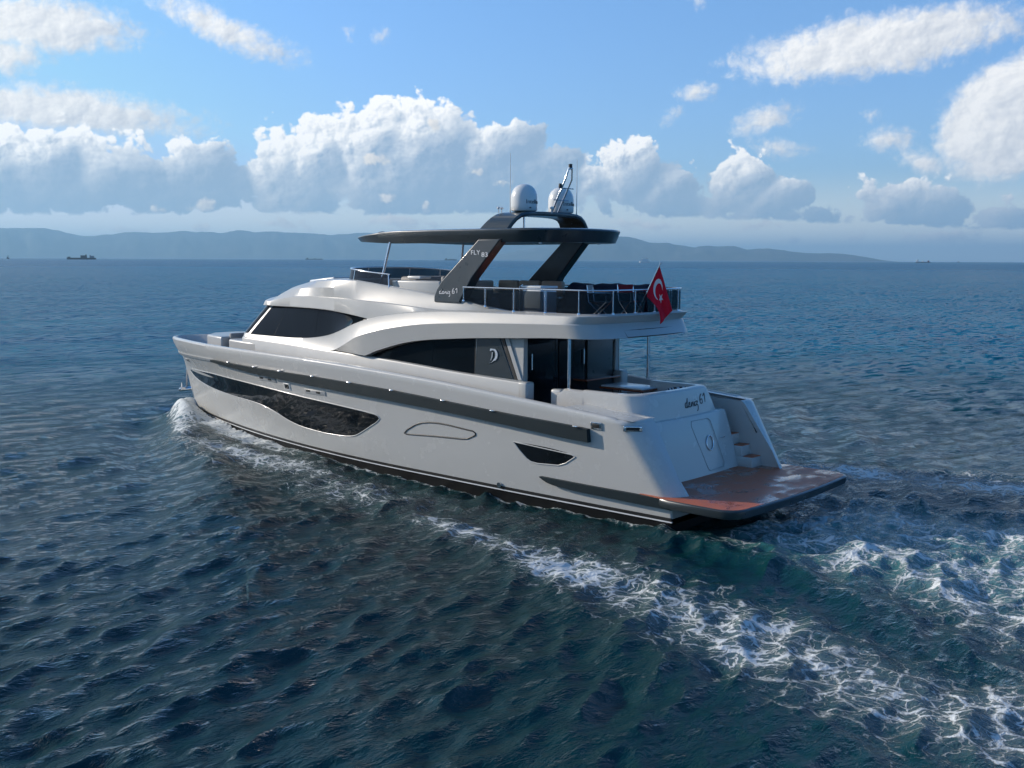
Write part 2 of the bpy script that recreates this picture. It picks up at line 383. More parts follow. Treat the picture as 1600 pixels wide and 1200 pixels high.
def build_sea():
    f = FPX * 1024 / 1600
    cx, cy, ch = CAM_LOC
    # rings
    rs = [2.0]; r = 2.0
    while r < 9: r += 0.5; rs.append(r)
    while r < 260: r += max(0.028, 1.25 * r * r / (ch * f)); rs.append(r)
    while r < 58000: r *= 1.12; rs.append(r)
    rs = np.array(rs)
    az0 = YAW
    dense = np.arange(-31, 31.001, 0.048)
    mid1 = np.arange(31.3, 60, 0.3); far1 = np.arange(60.5, 299.5, 1.2); mid2 = np.arange(300, 328.9, 0.3)
    th = np.radians(np.concatenate([dense, mid1, far1, mid2])) + az0
    Rr, Th = np.meshgrid(rs, th, indexing='ij')
    X = cx + Rr * np.cos(Th); Y = cy + Rr * np.sin(Th)
    Z = np.zeros_like(X); DX = np.zeros_like(X); DY = np.zeros_like(X)
    fade = 1 - smooth01(Rr, 110, 250)
    g = np.random.default_rng(11)
    N = 110
    lam = np.exp(g.uniform(math.log(0.32), math.log(7.0), N))
    ang = math.pi + 0.30 + g.normal(0, 0.48, N)          # running roughly along the boat
    spacing = np.maximum(1.25 * Rr * Rr / (ch * f), 0.03) * 1.0
    gust = 0.30 + 1.45 * fbm(X / 6.0, Y / 9.0, 4, 5)
    for i in range(N):
        k = 2 * PI / lam[i]
        amp = 0.0060 * lam[i] ** 0.80 * math.exp(-(math.log(lam[i] / 0.75) / 1.15) ** 2) * g.uniform(0.6, 1.4)
        ph = k * (X * math.cos(ang[i]) + Y * math.sin(ang[i])) + g.uniform(0, 2 * PI)
        lim = smooth01(lam[i] / spacing, 1.5, 4.0) * fade
        a = amp * lim * gust
        Z += a * np.cos(ph); s = -a * np.sin(ph) * 0.85
        DX += s * math.cos(ang[i]); DY += s * math.sin(ang[i])
    # broad low swell
    Z += 0.04 * fade * np.sin(2 * PI * (X * math.cos(2.8) + Y * math.sin(2.8)) / 14 + 1.0)
    # ---- the boat's own waves
    near = (Rr < 75)
    foam = np.zeros_like(X); aer = np.zeros_like(X); calm = np.ones_like(X)
    xx, yy = X, Y
    n1 = fbm(xx * 1.1, yy * 1.1, 4, 21); n2 = fbm(xx * 3.1, yy * 3.1, 3, 31); n3 = fbm(xx * 0.45, yy * 0.45, 3, 41)
    ay = np.abs(yy)
    for sgn in (1, -1):
        Yv = yy * sgn
        # bow wave: a curling ridge leaving the stem
        crest = [(23.4, 0.5), (21.6, 1.4), (19.4, 2.7), (17.2, 3.9), (15.0, 4.7), (12.6, 5.6), (10.2, 6.9), (8.0, 8.2), (5.0, 10.0)]
        d, t, sd = seg_dist(xx, Yv, crest)
        w = 0.52 + 0.45 * t
        amp = 0.44 * np.exp(-t * 2.6) * smooth01(t, -0.02, 0.06) + 0.16 * np.exp(-t * 1.0)
        amp = amp * (0.7 + 0.6 * n1)
        prof = np.exp(-(d / w) ** 2) - 0.55 * np.exp(-((d * np.where(sd < 0, 1, -1) - 1.35 - 0.7 * t) / 0.75) ** 2)
        Z += np.where(near, amp * prof, 0)
        ff = np.exp(-(d / (0.42 + 0.4 * t)) ** 2) * np.exp(-t * 3.2) * 1.6 * (0.6 + 0.9 * n1)
        foam = np.maximum(foam, ff)
        foam = np.maximum(foam, 0.45 * np.exp(-(d / 0.3) ** 2) * np.exp(-((t - 0.42) / 0.1) ** 2))
        # second and third ridges behind it
        c2 = [(18.5, 2.5), (15.6, 3.2), (12.4, 4.0), (9.4, 5.0), (6.4, 6.5), (3.0, 8.4)]
        d2, t2, s2 = seg_dist(xx, Yv, c2)
        Z += np.where(near, 0.10 * np.exp(-t2 * 1.3) * (np.exp(-(d2 / 0.45) ** 2) - 0.5 * np.exp(-((d2 - 0.95) / 0.5) ** 2)) * (0.6 + 0.8 * n1), 0)
        c3 = [(12.5, 3.1), (9.5, 3.9), (6.5, 4.9), (3.0, 6.0), (0.0, 7.0), (-4.5, 9.2)]
        d3, t3, s3 = seg_dist(xx, Yv, c3)
        Z += np.where(near, 0.06 * (np.exp(-(d3 / 0.5) ** 2) - 0.5 * np.exp(-((d3 - 1.0) / 0.5) ** 2)) * (0.6 + 0.8 * n1), 0)
        # foam thrown off the bow and sliding back along the hull
        hullw = 2.5 * np.sqrt(np.clip(1 - np.clip((xx - 8) / 15.2, 0, 1) ** 2, 0, 1))
        gap = Yv - hullw
        sheet = np.exp(-(np.clip(gap, 0, 9) / 0.55) ** 2) * smooth01(xx, 11.5, 17) * (1 - smooth01(xx, 23.2, 23.7)) * (gap > -0.5)
        foam = np.maximum(foam, sheet * 1.1)
        Z += np.where(near, 0.22 * sheet * smooth01(xx, 16, 20), 0)
        patch = np.exp(-((xx - 14.0) / 4.5) ** 2) * np.exp(-((Yv - 3.9) / 0.9) ** 2)
        foam = np.maximum(foam, 0.72 * patch)
        patch2 = np.exp(-((xx - 8.4) / 3.4) ** 2) * np.exp(-((Yv - 4.9) / 0.95) ** 2)
        foam = np.maximum(foam, 0.46 * np.exp(-((xx - 8.2) / 3.0) ** 2) * np.exp(-((Yv - 4.6) / 1.35) ** 2))
        edge = np.exp(-(np.clip(gap, 0, 9) / 0.10) ** 2) * smooth01(xx, -0.5, 0.3) * (1 - smooth01(xx, 15, 18)) * (gap > -0.3)
        foam = np.maximum(foam, 0.5 * edge)
        # long streak of old bow foam drifting aft
        c4 = [(6.6, 5.5), (4.0, 5.55), (1.8, 5.95), (0.2, 6.1), (-1.5, 6.35), (-3.4, 6.85), (-5.2, 7.2), (-7.4, 7.8), (-10.5, 8.4), (-16, 9.6)]
        d4, t4, s4 = seg_dist(xx, Yv, c4)
        w4 = 0.50 + 0.70 * smooth01(t4, 0.15, 0.5) + 0.5 * t4
        lumps = 0.68 + 0.55 * smooth01(n3, 0.36, 0.62)
        foam = np.maximum(foam, 0.74 * np.exp(-(d4 / w4) ** 2) * lumps * smooth01(xx, -30, -14) * (1 - smooth01(xx, 2.5, 6.5)))
        # quarter wave off the transom corner
        c5 = [(0.2, 2.7), (-1.8, 3.0), (-3.6, 3.4), (-5.6, 4.4), (-8.0, 5.9), (-12, 8.2)]
        d5, t5, s5 = seg_dist(xx, Yv, c5)
        Z += np.where(near, 0.11 * np.exp(-t5 * 0.6) * (np.exp(-(d5 / 0.4) ** 2) - 0.6 * np.exp(-((d5 * np.where(s5 < 0, 1, -1) - 0.9) / 0.45) ** 2)) * (0.5 + n1), 0)
        foam = np.maximum(foam, 0.40 * np.exp(-(d5 / 0.2) ** 2) * smooth01(n1, 0.35, 0.6))
        # prop wash ridge
        c6 = [(-1.0, 0.9), (-3.0, 1.0), (-4.9, 1.75), (-6.4, 2.9), (-8.2, 3.8), (-13, 5.4), (-24, 8)]
        d6, t6, s6 = seg_dist(xx, Yv, c6)
        Z += np.where(near, 0.07 * smooth01(-xx, 1.5, 3.5) * np.exp(-(d6 / 0.42) ** 2) * (0.5 + n1) * np.exp(-t6), 0)
        foam = np.maximum(foam, smooth01(-xx, 1.2, 3.4) * (0.56 * np.exp(-(d6 / (1.1 + 0.8 * t6)) ** 2) + 0.06 * np.exp(-((d6 + 0.5 * (n1 - 0.5)) / 0.35) ** 2)) * (0.35 + 1.15 * n1))
    # churned water behind the platform
    wake = smooth01(-xx, 0.3, 1.5) * np.exp(-(yy / (2.5 + 0.22 * np.clip(-xx, 0, 60))) ** 4) * np.exp(-np.clip(-xx, 0, 90) / 30)
    Z += np.where(near, wake * ((n1 - 0.47) * 0.17 + (n2 - 0.45) * 0.12), 0)
    foam = np.maximum(foam, wake * (0.58 + 0.9 * (n1 - 0.42)))
    aer = np.maximum(wake * 0.9, foam * 0.55)
    lee = np.exp(-((np.clip(ay - 2.5, 0, 20)) / 2.5) ** 2) * smooth01(xx, -2, 3) * (1 - smooth01(xx, 17, 21))
    Z += np.where(near, lee * (n2 - 0.45) * 0.10, 0)
    Z -= np.where(near, 0.07 * np.exp(-(np.clip(ay - 2.4, 0, 20) / 1.6) ** 2) * smooth01(xx, -3, 0.5) * (1 - smooth01(xx, 7, 13)), 0)
    X2 = X + np.where(np.isfinite(DX), DX, 0); Y2 = Y + DY
    nr, na = X.shape
    co = np.stack([X2, Y2, Z], -1).reshape(-1, 3).astype(np.float32)
    co = np.concatenate([co, np.array([[cx, cy, 0]], np.float32)])
    i0 = np.arange(nr - 1)[:, None] * na; j = np.arange(na)[None]; j2 = (j + 1) % na
    quads = np.stack([i0 + j, i0 + na + j, i0 + na + j2, i0 + j2], -1).reshape(-1, 4)
    ctr = np.full(na, nr * na); tri = np.stack([ctr, np.arange(na), (np.arange(na) + 1) % na], -1)
    loops = np.concatenate([quads.ravel(), tri.ravel()]).astype(np.int32)
    starts = np.concatenate([np.arange(len(quads)) * 4, len(quads) * 4 + np.arange(len(tri)) * 3]).astype(np.int32)
    me = bpy.data.meshes.new('sea')
    me.vertices.add(len(co)); me.vertices.foreach_set('co', co.ravel())
    me.loops.add(len(loops)); me.loops.foreach_set('vertex_index', loops)
    me.polygons.add(len(starts)); me.polygons.foreach_set('loop_start', starts)
    me.update(calc_edges=True)
    me.polygons.foreach_set('use_smooth', np.ones(len(starts), bool))
    for nm, arr in (('foam', foam), ('aeration', aer)):
        at = me.attributes.new(nm, 'FLOAT', 'POINT'); at.data.foreach_set('value', np.append(arr.ravel(), 0).astype(np.float32))
    o = bpy.data.objects.new('sea', me); COL.objects.link(o); o['kind'] = 'structure'
    # material
    mt, q, bs = newmat('sea_water')
    geo = q.n.new('ShaderNodeNewGeometry').outputs['Position']
    def attr(n):
        a = q.n.new('ShaderNodeAttribute'); a.attribute_name = n; return a.outputs['Fac']
    fo, ae = attr('foam'), attr('aeration')
    flat = q.vm('MULTIPLY', geo, (1, 1, 0))
    wv = q.noise(flat, 0.9, 3, 0.5)[1]
    fw = q.vm('ADD', flat, q.vm('MULTIPLY', q.vm('SUBTRACT', wv, (0.5, 0.5, 0.5)), (1.0, 1.0, 0)))
    fw2 = q.vm('ADD', fw, q.vm('MULTIPLY', q.vm('SUBTRACT', q.noise(flat, 4.5, 3, 0.55)[1], (0.5, 0.5, 0.5)), (0.28, 0.28, 0)))
    cell = q.voro(fw2, 1.9, 'DISTANCE_TO_EDGE', 0, dim='2D')
    cell2 = q.voro(fw2, 5.2, 'DISTANCE_TO_EDGE', 0, dim='2D')
    web = q.m('MAXIMUM', q.sub(1.0, q.mul(cell, 5.0)), q.mul(q.sub(1.0, q.mul(cell2, 4.6)), 0.85))
    bub = q.noise(fw2, 16.0, 6, 0.7)[0]
    fn = q.noise(q.vm('MULTIPLY', fw2, (0.75, 1.1, 1)), 3.0, 9, 0.70)[0]
    dens = q.add(q.mul(fo, 1.0), q.add(q.mul(q.sub(fn, 0.5), 1.60), q.add(q.mul(q.sub(web, 0.62), 0.62), q.mul(q.sub(bub, 0.5), 0.75))))
    gate = q.ss(fo, 0.03, 0.22)
    fm = q.mul(q.ss(dens, 0.32, 0.74), gate)
    veil = q.mul(q.ss(q.add(fo, q.mul(q.sub(fn, 0.5), 0.8)), 0.18, 0.9), 0.22)
    fmask = q.m('MAXIMUM', fm, q.mul(veil, gate))
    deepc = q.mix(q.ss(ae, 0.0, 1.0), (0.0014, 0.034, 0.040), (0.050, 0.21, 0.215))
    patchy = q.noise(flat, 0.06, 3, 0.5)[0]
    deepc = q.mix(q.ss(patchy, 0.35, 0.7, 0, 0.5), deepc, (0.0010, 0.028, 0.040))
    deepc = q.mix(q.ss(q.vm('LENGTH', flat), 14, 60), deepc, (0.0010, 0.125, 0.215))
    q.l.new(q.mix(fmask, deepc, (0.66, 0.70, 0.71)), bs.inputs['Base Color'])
    cd = q.vm('LENGTH', q.vm('SUBTRACT', geo, CAM_LOC))
    rw = q.add(q.ss(cd, 25, 120, 0.055, 0.14), q.ss(cd, 150, 1500, 0.0, 0.26))
    q.l.new(q.m('MAXIMUM', rw, q.mul(fmask, 0.65)), bs.inputs['Roughness'])
    bs.inputs['IOR'].default_value = 1.333
    q.l.new(q.ss(cd, 12, 110, 0.45, 0.11), bs.inputs['Specular IOR Level'])
    # ripples: fine detail near, waves too small for the mesh farther out
    rot = q.n.new('ShaderNodeMapping'); rot.inputs['Rotation'].default_value = (0, 0, -0.30); rot.inputs['Scale'].default_value = (1.0, 0.48, 1.0)
    q.l.new(flat, rot.inputs['Vector']); rv = rot.outputs[0]
    r1 = q.noise(rv, 3.6, 6, 0.64, 0.4)[0]
    r2 = q.noise(rv, 11.0, 3, 0.6)[0]
    r3 = q.noise(rv, 0.55, 4, 0.6, 0.3)[0]
    r4 = q.noise(rv, 0.10, 4, 0.62, 0.3)[0]
    gusty = q.ss(q.noise(flat, 0.12, 3, 0.55)[0], 0.3, 0.7, 0.55, 1.25)
    b1 = q.mul(q.mul(r1, 0.085), q.ss(cd, 60, 300, 1.0, 0.3))
    b2 = q.mul(q.mul(r2, 0.034), q.ss(cd, 25, 90, 1.0, 0.0))
    b3 = q.mul(q.mul(r3, 0.35), q.ss(cd, 60, 230, 0.15, 1.0))
    b4 = q.mul(q.mul(r4, 1.2), q.ss(cd, 150, 700))
    hgt = q.add(q.mul(q.add(b1, b2), gusty), q.add(b3, b4))
    hgt = q.add(hgt, q.mul(fmask, 0.03))
    bn = q.n.new('ShaderNodeBump'); bn.inputs['Strength'].default_value = 1.0; bn.inputs['Distance'].default_value = 1.0
    q.l.new(hgt, bn.inputs['Height'])
    # beyond the meshed chop every facet keeps a slope of its own (wind sea too small to mesh there)
    fv = q.n.new('ShaderNodeMapping'); fv.inputs['Rotation'].default_value = (0, 0, -0.30); fv.inputs['Scale'].default_value = (1.0, 0.42, 1.0); q.l.new(flat, fv.inputs['Vector'])
    s1 = q.vm('SUBTRACT', q.noise(fv.outputs[0], 1.7, 3, 0.58, 0.35)[1], (0.5, 0.5, 0.5))
    ak = q.ss(cd, 60, 500, 2.8, 2.0)
    s2 = q.vm('SUBTRACT', q.noise(fv.outputs[0], 0.11, 4, 0.62)[1], (0.5, 0.5, 0.5))
    sl = q.vm('ADD', q.vm('MULTIPLY', s1, q.xyz(ak, ak, 0.0)), q.vm('MULTIPLY', s2, (0.9, 0.9, 0)))
    k = q.ss(cd, 16, 85, 0.12, 1.0)
    slk = q.vm('MULTIPLY', sl, q.xyz(k, k, 0.0))
    nn = q.vm('NORMALIZE', q.vm('ADD', bn.outputs[0], slk))
    q.l.new(nn, bs.inputs['Normal'])
    # water body and mirror layer; waves that hide one another keep the mirror from ever becoming total
    gl = q.n.new('ShaderNodeBsdfGlossy'); q.l.new(q.m('MAXIMUM', rw, q.mul(fmask, 0.5)), gl.inputs['Roughness']); q.l.new(nn, gl.inputs['Normal'])
    fr = q.n.new('ShaderNodeFresnel'); fr.inputs['IOR'].default_value = 1.333; q.l.new(nn, fr.inputs['Normal'])
    fac = q.mul(q.m('MINIMUM', fr.outputs[0], q.ss(cd, 12, 75, 0.66, 0.40)), q.sub(1.0, q.mul(fmask, 0.85)))
    for l in list(bs.inputs['Specular IOR Level'].links): q.l.remove(l)
    bs.inputs['Specular IOR Level'].default_value = 0.0
    ms = q.n.new('ShaderNodeMixShader'); q.l.new(fac, ms.inputs[0]); q.l.new(bs.outputs[0], ms.inputs[1]); q.l.new(gl.outputs[0], ms.inputs[2])
    q.l.new(ms.outputs[0], q.n['Material Output'].inputs['Surface'])
    me.materials.append(mt)
build_sea()

# ------------------------------------------------------------------ hills across the water
def at_px(u, dist, z=0.0):
    """a point on the sea 'dist' metres away in the direction of column u"""
    a = math.atan((u - 800) / FPX); d = FWD * math.cos(a) + RGT * math.sin(a)
    return Vector((CAM_LOC[0] + d.x * dist, CAM_LOC[1] + d.y * dist, z))

def build_hills(name, prof, D, depth, seed, u0, u1, base_px):
    us = np.arange(u0, u1 + 1, 4.0)
    pf = interp(prof); rows = []
    ts = np.linspace(0, 1, 26)
    H = np.array([max(0.0, (base_px - pf(u))) / FPX * (D + 0.5 * depth) for u in us])
    H = H + (fbm(us / 14.0, us * 0, 5, seed) - 0.48) * 60 * np.clip(H / 200, 0, 1)
    ver = []
    for t in ts:
        s = math.sin(min(1.0, t / 0.5) * PI / 2) if t <= 0.5 else math.cos((t - 0.5) / 0.5 * PI / 2)
        row = []
        for u, h in zip(us, H):
            p = at_px(u, D + depth * t)
            rg = float(fbm(np.array([u / 22.0 + t * 1.5]), np.array([t * 5.0]), 5, seed + 3)[0]) - 0.48
            z = h * s + rg * 0.55 * h * (4 * s * (1 - s)) - 2.0
            row.append((p.x, p.y, z))
        ver.append(row)
    mb = MB().quadgrid(ver)
    o = mb.build(name, M_hill, None, 180); o['kind'] = 'structure'
    return o
M_hill = None
def hill_mat():
    mt, q, bs = newmat('hill_scrub')
    p = q.n.new('ShaderNodeNewGeometry').outputs['Position']
    n = q.noise(p, 0.0016, 8, 0.62)[0]
    q.l.new(q.mix(q.ss(n, 0.35, 0.68), (0.028, 0.040, 0.030), (0.085, 0.085, 0.075)), bs.inputs['Base Color'])
    bs.inputs['Roughness'].default_value = 0.95; bs.inputs['Specular IOR Level'].default_value = 0.1
    return mt
M_hill = hill_mat()
HOR = 405
build_hills('hills', [(-700, 378), (-300, 366), (-60, 362), (0, 363), (75, 362), (110, 368), (140, 372), (180, 369), (203, 366), (250, 366), (300, 364), (350, 366), (380, 361), (400, 364), (430, 363), (470, 365), (520, 367), (560, 364), (620, 366), (700, 370), (780, 372), (860, 376), (940, 377), (1000, 384), (1100, 396), (1200, 403), (1300, 405)], 26000, 7000, 3, -700, 1300, 404)
build_hills('hills', [(760, 404), (840, 388), (900, 376), (950, 370), (978, 372), (1010, 379), (1050, 382), (1085, 387), (1110, 386), (1140, 385), (1165, 391), (1200, 389), (1230, 393), (1262, 396), (1300, 396), (1340, 400), (1380, 406), (1420, 409)], 21000, 5000, 9, 760, 1420, 408)

# ------------------------------------------------------------------ materials for the boat
M_hull = simple('hull_paint', (0.53, 0.525, 0.50), 0.26, 0.0, 0.35, 0.5, 0.02, 0.4)
M_hullup = simple('superstructure_paint', (0.44, 0.44, 0.42), 0.36, 0.0, 0.35, 0.5, 0.025, 0.5)
M_white = simple('gelcoat_white', (0.72, 0.73, 0.72), 0.25, 0, 0.3, 0.5, 0.03, 2)
M_dark = simple('dark_grey_paint', (0.024, 0.033, 0.038), 0.30, 0.0, 0.4, 0.5, 0.06, 1.0)
M_band = simple('rub_rail_grey', (0.020, 0.031, 0.036), 0.5, 0.0, 0.0, 0.2, 0.08, 1.2)
M_black = simple('antifouling_black', (0.006, 0.007, 0.008), 0.55, 0, 0, 0.2, 0.2, 2)
M_steel = simple('polished_steel', (0.72, 0.72, 0.74), 0.14, 1.0, 0, 0.5, 0.03, 6)
M_seat = simple('seat_vinyl_grey', (0.30, 0.29, 0.28), 0.6, 0, 0, 0.4, 0.08, 3, 0.15, 60)
M_tan = simple('seat_vinyl_tan', (0.42, 0.33, 0.25), 0.6, 0, 0, 0.4, 0.08, 3, 0.15, 60)
M_navy = simple('canvas_navy', (0.020, 0.024, 0.045), 0.8, 0, 0, 0.2, 0.2, 4, 0.3, 80)
M_taupe = simple('cockpit_lining', (0.16, 0.15, 0.145), 0.5, 0, 0, 0.4, 0.06, 1.5)
M_wood = simple('varnished_wood', (0.20, 0.055, 0.025), 0.25, 0, 0.5, 0.5, 0.25, 7)
M_red = simple('flag_red', (0.74, 0.012, 0.035), 0.75, 0, 0, 0.2, 0.08, 5, 0.2, 90)
M_flagwhite = simple('flag_white', (0.78, 0.76, 0.76), 0.75, 0, 0, 0.2, 0.03, 5)
M_ink = simple('black_lettering', (0.012, 0.014, 0.02), 0.35)
M_letter = simple('white_lettering', (0.80, 0.80, 0.80), 0.4)
M_gasket = simple('rubber_gasket', (0.010, 0.011, 0.012), 0.5)
M_redcloth = simple('chair_canvas_red', (0.25, 0.02, 0.025), 0.8, 0, 0, 0.2, 0.1, 5)
M_trimgrey = simple('window_trim_grey', (0.38, 0.39, 0.39), 0.3, 0.0, 0.2)
M_emblem = simple('satin_chrome', (0.75, 0.76, 0.78), 0.3, 0.9)

def glass_dark(name, col, rough=0.03, wob=0.004):
    mt, q, bs = newmat(name)
    tc = q.n.new('ShaderNodeTexCoord').outputs['Object']
    n = q.noise(tc, 0.9, 3, 0.5)[0]
    q.l.new(q.mix(q.ss(n, 0.3, 0.7), col, tuple(c * 1.7 for c in col)), bs.inputs['Base Color'])
    bs.inputs['Roughness'].default_value = rough; bs.inputs['IOR'].default_value = 1.5
    bn = q.n.new('ShaderNodeBump'); bn.inputs['Strength'].default_value = 0.25; bn.inputs['Distance'].default_value = wob
    q.l.new(q.noise(tc, 1.4, 2, 0.5)[0], bn.inputs['Height']); q.l.new(bn.outputs[0], bs.inputs['Normal'])
    return mt
M_glass = glass_dark('tinted_glass', (0.006, 0.008, 0.010))
M_glass.node_tree.nodes['Principled BSDF'].inputs['Specular IOR Level'].default_value = 0.3
M_glass2 = glass_dark('cabin_glass', (0.004, 0.006, 0.008)); M_glass2.node_tree.nodes['Principled BSDF'].inputs['Specular IOR Level'].default_value = 0.12
def glass_smoke(name, tint, opac):
    """smoked acrylic: partly see-through, glossy"""
    mt, q, bs = newmat(name)
    tr_ = q.n.new('ShaderNodeBsdfTransparent'); tr_.inputs[0].default_value = (*tint, 1)
    mx = q.n.new('ShaderNodeMixShader'); mx.inputs[0].default_value = opac
    tc = q.n.new('ShaderNodeTexCoord').outputs['Object']
    q.l.new(q.ss(q.noise(tc, 1.1, 3)[0], 0.3, 0.7, opac - 0.05, opac + 0.05), mx.inputs[0])
    bs.inputs['Base Color'].default_value = (0.008, 0.010, 0.014, 1); bs.inputs['Roughness'].default_value = 0.04
    out = q.n['Material Output']
    q.l.new(tr_.outputs[0], mx.inputs[1]); q.l.new(bs.outputs[0], mx.inputs[2]); q.l.new(mx.outputs[0], out.inputs[0])
    return mt
M_smoke = glass_smoke('smoked_acrylic', (0.28, 0.33, 0.37), 0.62)

def teak_mat(name, wet):
    mt, q, bs = newmat(name)
    tc = q.n.new('ShaderNodeTexCoord').outputs['Object']
    x, y, z = q.sep(tc)
    pl = q.m('FRACT', q.mul(x, 1 / 0.058))
    seam = q.m('LESS_THAN', pl, 0.10)
    idx = q.m('FLOOR', q.mul(x, 1 / 0.058))
    tone = q.noise(q.xyz(q.mul(idx, 3.7), q.mul(y, 0.35), 0.0), 1.0, 2)[0]
    grain = q.noise(q.vm('MULTIPLY', tc, (60, 3, 1)), 1.0, 5, 0.65)[0]
    base = q.mix(q.add(q.mul(tone, 0.6), q.mul(grain, 0.4)), (0.42, 0.10, 0.048), (0.62, 0.185, 0.085))
    base = q.mix(q.mul(seam, 0.85), base, (0.02, 0.017, 0.015))
    if wet:
        wn = q.noise(q.vm('MULTIPLY', tc, (1.5, 1.0, 1)), 1.25, 5, 0.62, 0.5)[0]
        w = q.ss(wn, 0.44, 0.68)
        base = q.mix(q.mul(w, 0.5), base, (0.09, 0.026, 0.013))
        q.l.new(q.m('MULTIPLY_ADD', w, -0.40, 0.50), bs.inputs['Roughness'])
        bs.inputs['Coat Roughness'].default_value = 0.02
        q.l.new(q.mul(w, 0.45), bs.inputs['Coat Weight'])
    else:
        bs.inputs['Roughness'].default_value = 0.5
    q.l.new(base, bs.inputs['Base Color'])
    return mt
M_teak = teak_mat('teak_planking', False)
M_teakwet = teak_mat('teak_planking_wet', True)

def check_mat():
    mt, q, bs = newmat('checkered_fabric')
    tc = q.n.new('ShaderNodeTexCoord').outputs['Object']
    c = q.n.new('ShaderNodeTexChecker'); q.l.new(tc, c.inputs[0]); c.inputs['Scale'].default_value = 11
    c.inputs[1].default_value = (0.012, 0.014, 0.03, 1); c.inputs[2].default_value = (0.62, 0.60, 0.58, 1)
    q.l.new(c.outputs[0], bs.inputs['Base Color']); bs.inputs['Roughness'].default_value = 0.85
    return mt
M_check = check_mat()

# ------------------------------------------------------------------ the motor yacht
YT = thing('motor_yacht', 'silver grey flybridge motor yacht under way, seen from its port quarter', 'yacht', (0, 0, 0))

def Bq(x, bm, x0, L, p, qq):
    if x <= x0: return bm - 0.006 * max(0.0, 6 - x) ** 1.5
    if x >= L: return 0.0
    return bm * (1 - ((x - x0) / (L - x0)) ** p) ** qq
def Lstem(z): return 23.0 + 1.2 * np.clip(z, -1.2, 2.45) / 2.9
def hull_y(x, z):
    s = float(np.clip(z / 2.9, 0.0, 1.08)); q = float(np.clip(-z, 0, 2))
    return Bq(x, 2.5 + 0.42 * s ** 0.8 - 0.35 * q, 8 + 2 * s, float(Lstem(z)), 2.0 + 0.5 * s, 1 - 0.36 * smooth01(s, 0.55, 1.02))
z_cap = interp([(0.5, 2.30), (1.2, 2.34), (2.4, 2.43), (4.3, 2.57), (6.5, 2.73), (8.9, 2.85), (11.6, 2.95), (14.3, 2.99), (17, 3.0), (20.6, 3.01), (22.5, 2.97), (24.3, 2.90)])
def x_end(z): return 0.0 if z < 0.69 else -0.17 + (z - 0.69) * 0.64
Y_IN = 1.98
def hull_row(z, d=0.0, n=120):
    """one waterline of the port side: bow -> stern corner -> inside of the stern wing"""
    zz = z if np.isscalar(z) else None
    L = float(Lstem(z(24.0) if zz is None else z))
    zs = z(1.0) if zz is None else z
    r = 0.5 if zs > 0.69 else 0.06
    xe = x_end(zs) + d * 0.6
    pts = []
    for i in range(n):
        t = i / (n - 1); x = L - d - (L - d - xe - r) * (1 - (1 - t) ** 1.75 if False else t ** 1.35)
        zz_ = z(x) if zz is None else z
        y = max(0.0, hull_y(x + (d if x > 20 else 0) * 0.0, zz_) - d * (1.0 if i else 0))
        if i == 0: y = 0.0
        pts.append((x, y, zz_))
    y0 = pts[-1][1]; zz_ = pts[-1][2]
    for k in range(1, 10):
        a = PI / 2 + k / 9 * PI / 2
        pts.append((xe + r + r * math.cos(a), y0 - r + r * math.sin(a), zs if zz is not None else z(xe)))
    zi = zs if zz is not None else z(xe)
    yin = (Y_IN + 0.12 * (2.3 - zs) if zs > 0.69 else 0.0)
    pts.append((xe, (y0 - r + yin) / 2, zi)); pts.append((xe, yin, zi))
    pts.append((xe + (2.2 - xe) * 0.5, yin, zi if zz is not None else z(1.2))); pts.append((2.2, yin, zi if zz is not None else z(2.2)))
    return pts
def mirror(P): return [[(x, -y, z) for x, y, z in r] for r in P]
def both(mb, P):
    mb.quadgrid(P); mb.quadgrid(mirror(P)); return mb

zr = [0.25, 0.45, 0.68, 0.70, 0.9, 1.15, 1.4, 1.65, 1.9, 2.1, 2.2]
rows = [hull_row(z) for z in zr]
for dz in (0.62, 0.5, 0.35, 0.2, 0.07):
    rows.append(hull_row((lambda x, dz=dz: max(z_cap(x) - dz, 2.2 + 0.02 * (1 - dz))) if dz > 0.1 else (lambda x, dz=dz: z_cap(x) - dz)))
for d, dz in ((0.018, 0.035), (0.06, 0.006), (0.13, 0.0), (0.17, 0.03), (0.18, 0.75)):
    rows.append(hull_row(lambda x, dz=dz: z_cap(x) - dz, d))
mb = both(MB(), rows)
hull = mb.build('hull', M_hull, YT, 32)
# bottom: black antifouling with a white line
bot = both(MB(), [hull_row(z) for z in (-1.0, -0.5, 0.0, 0.12)])
boot = bot.build('boot_top', M_black, YT, 40)
def hull_strip(name, z0, z1, mat, parent, proud, x0=0.0, x1=24.5, n=90, stern=False):
    """a moulding that follows the hull; z0, z1 are functions of x"""
    P = []
    xs = [x0 + (x1 - x0) * i / (n - 1) for i in range(n)]
    for k in range(5):
        row = []
        for x in xs:
            a, b = z0(x), z1(x)
            z = (a, a, (a + b) / 2, b, b)[k]; pr = (-0.03, proud, proud, proud * 0.96, -0.03)[k]
            y = hull_y(min(x, float(Lstem(z)) - 0.001), z)
            sl = max(0.0, (hull_y(x - 0.05, z) - hull_y(x + 0.05, z)) / 0.1); c = 1 / math.sqrt(1 + sl * sl)
            row.append((x + pr * sl * c, y + pr * c, z))
        P.append(row)
    res = []
    for s in (1, -1):
        mb = MB(); Q = [[(x, s * y, z) for x, y, z in r] for r in P]
        mb.quadgrid(Q)
        k = len(mb.v); 
        mb.f.append([0, n, 2 * n, 3 * n, 4 * n]); mb.f.append([n - 1, 2 * n - 1, 3 * n - 1, 4 * n - 1, 5 * n - 1])
        res.append(mb.build(name, mat, parent, 30))
    return res
hull_strip('boot_stripe', lambda x: 0.185, lambda x: 0.262, M_gasket, YT, 0.012, 0.02, 22.4)
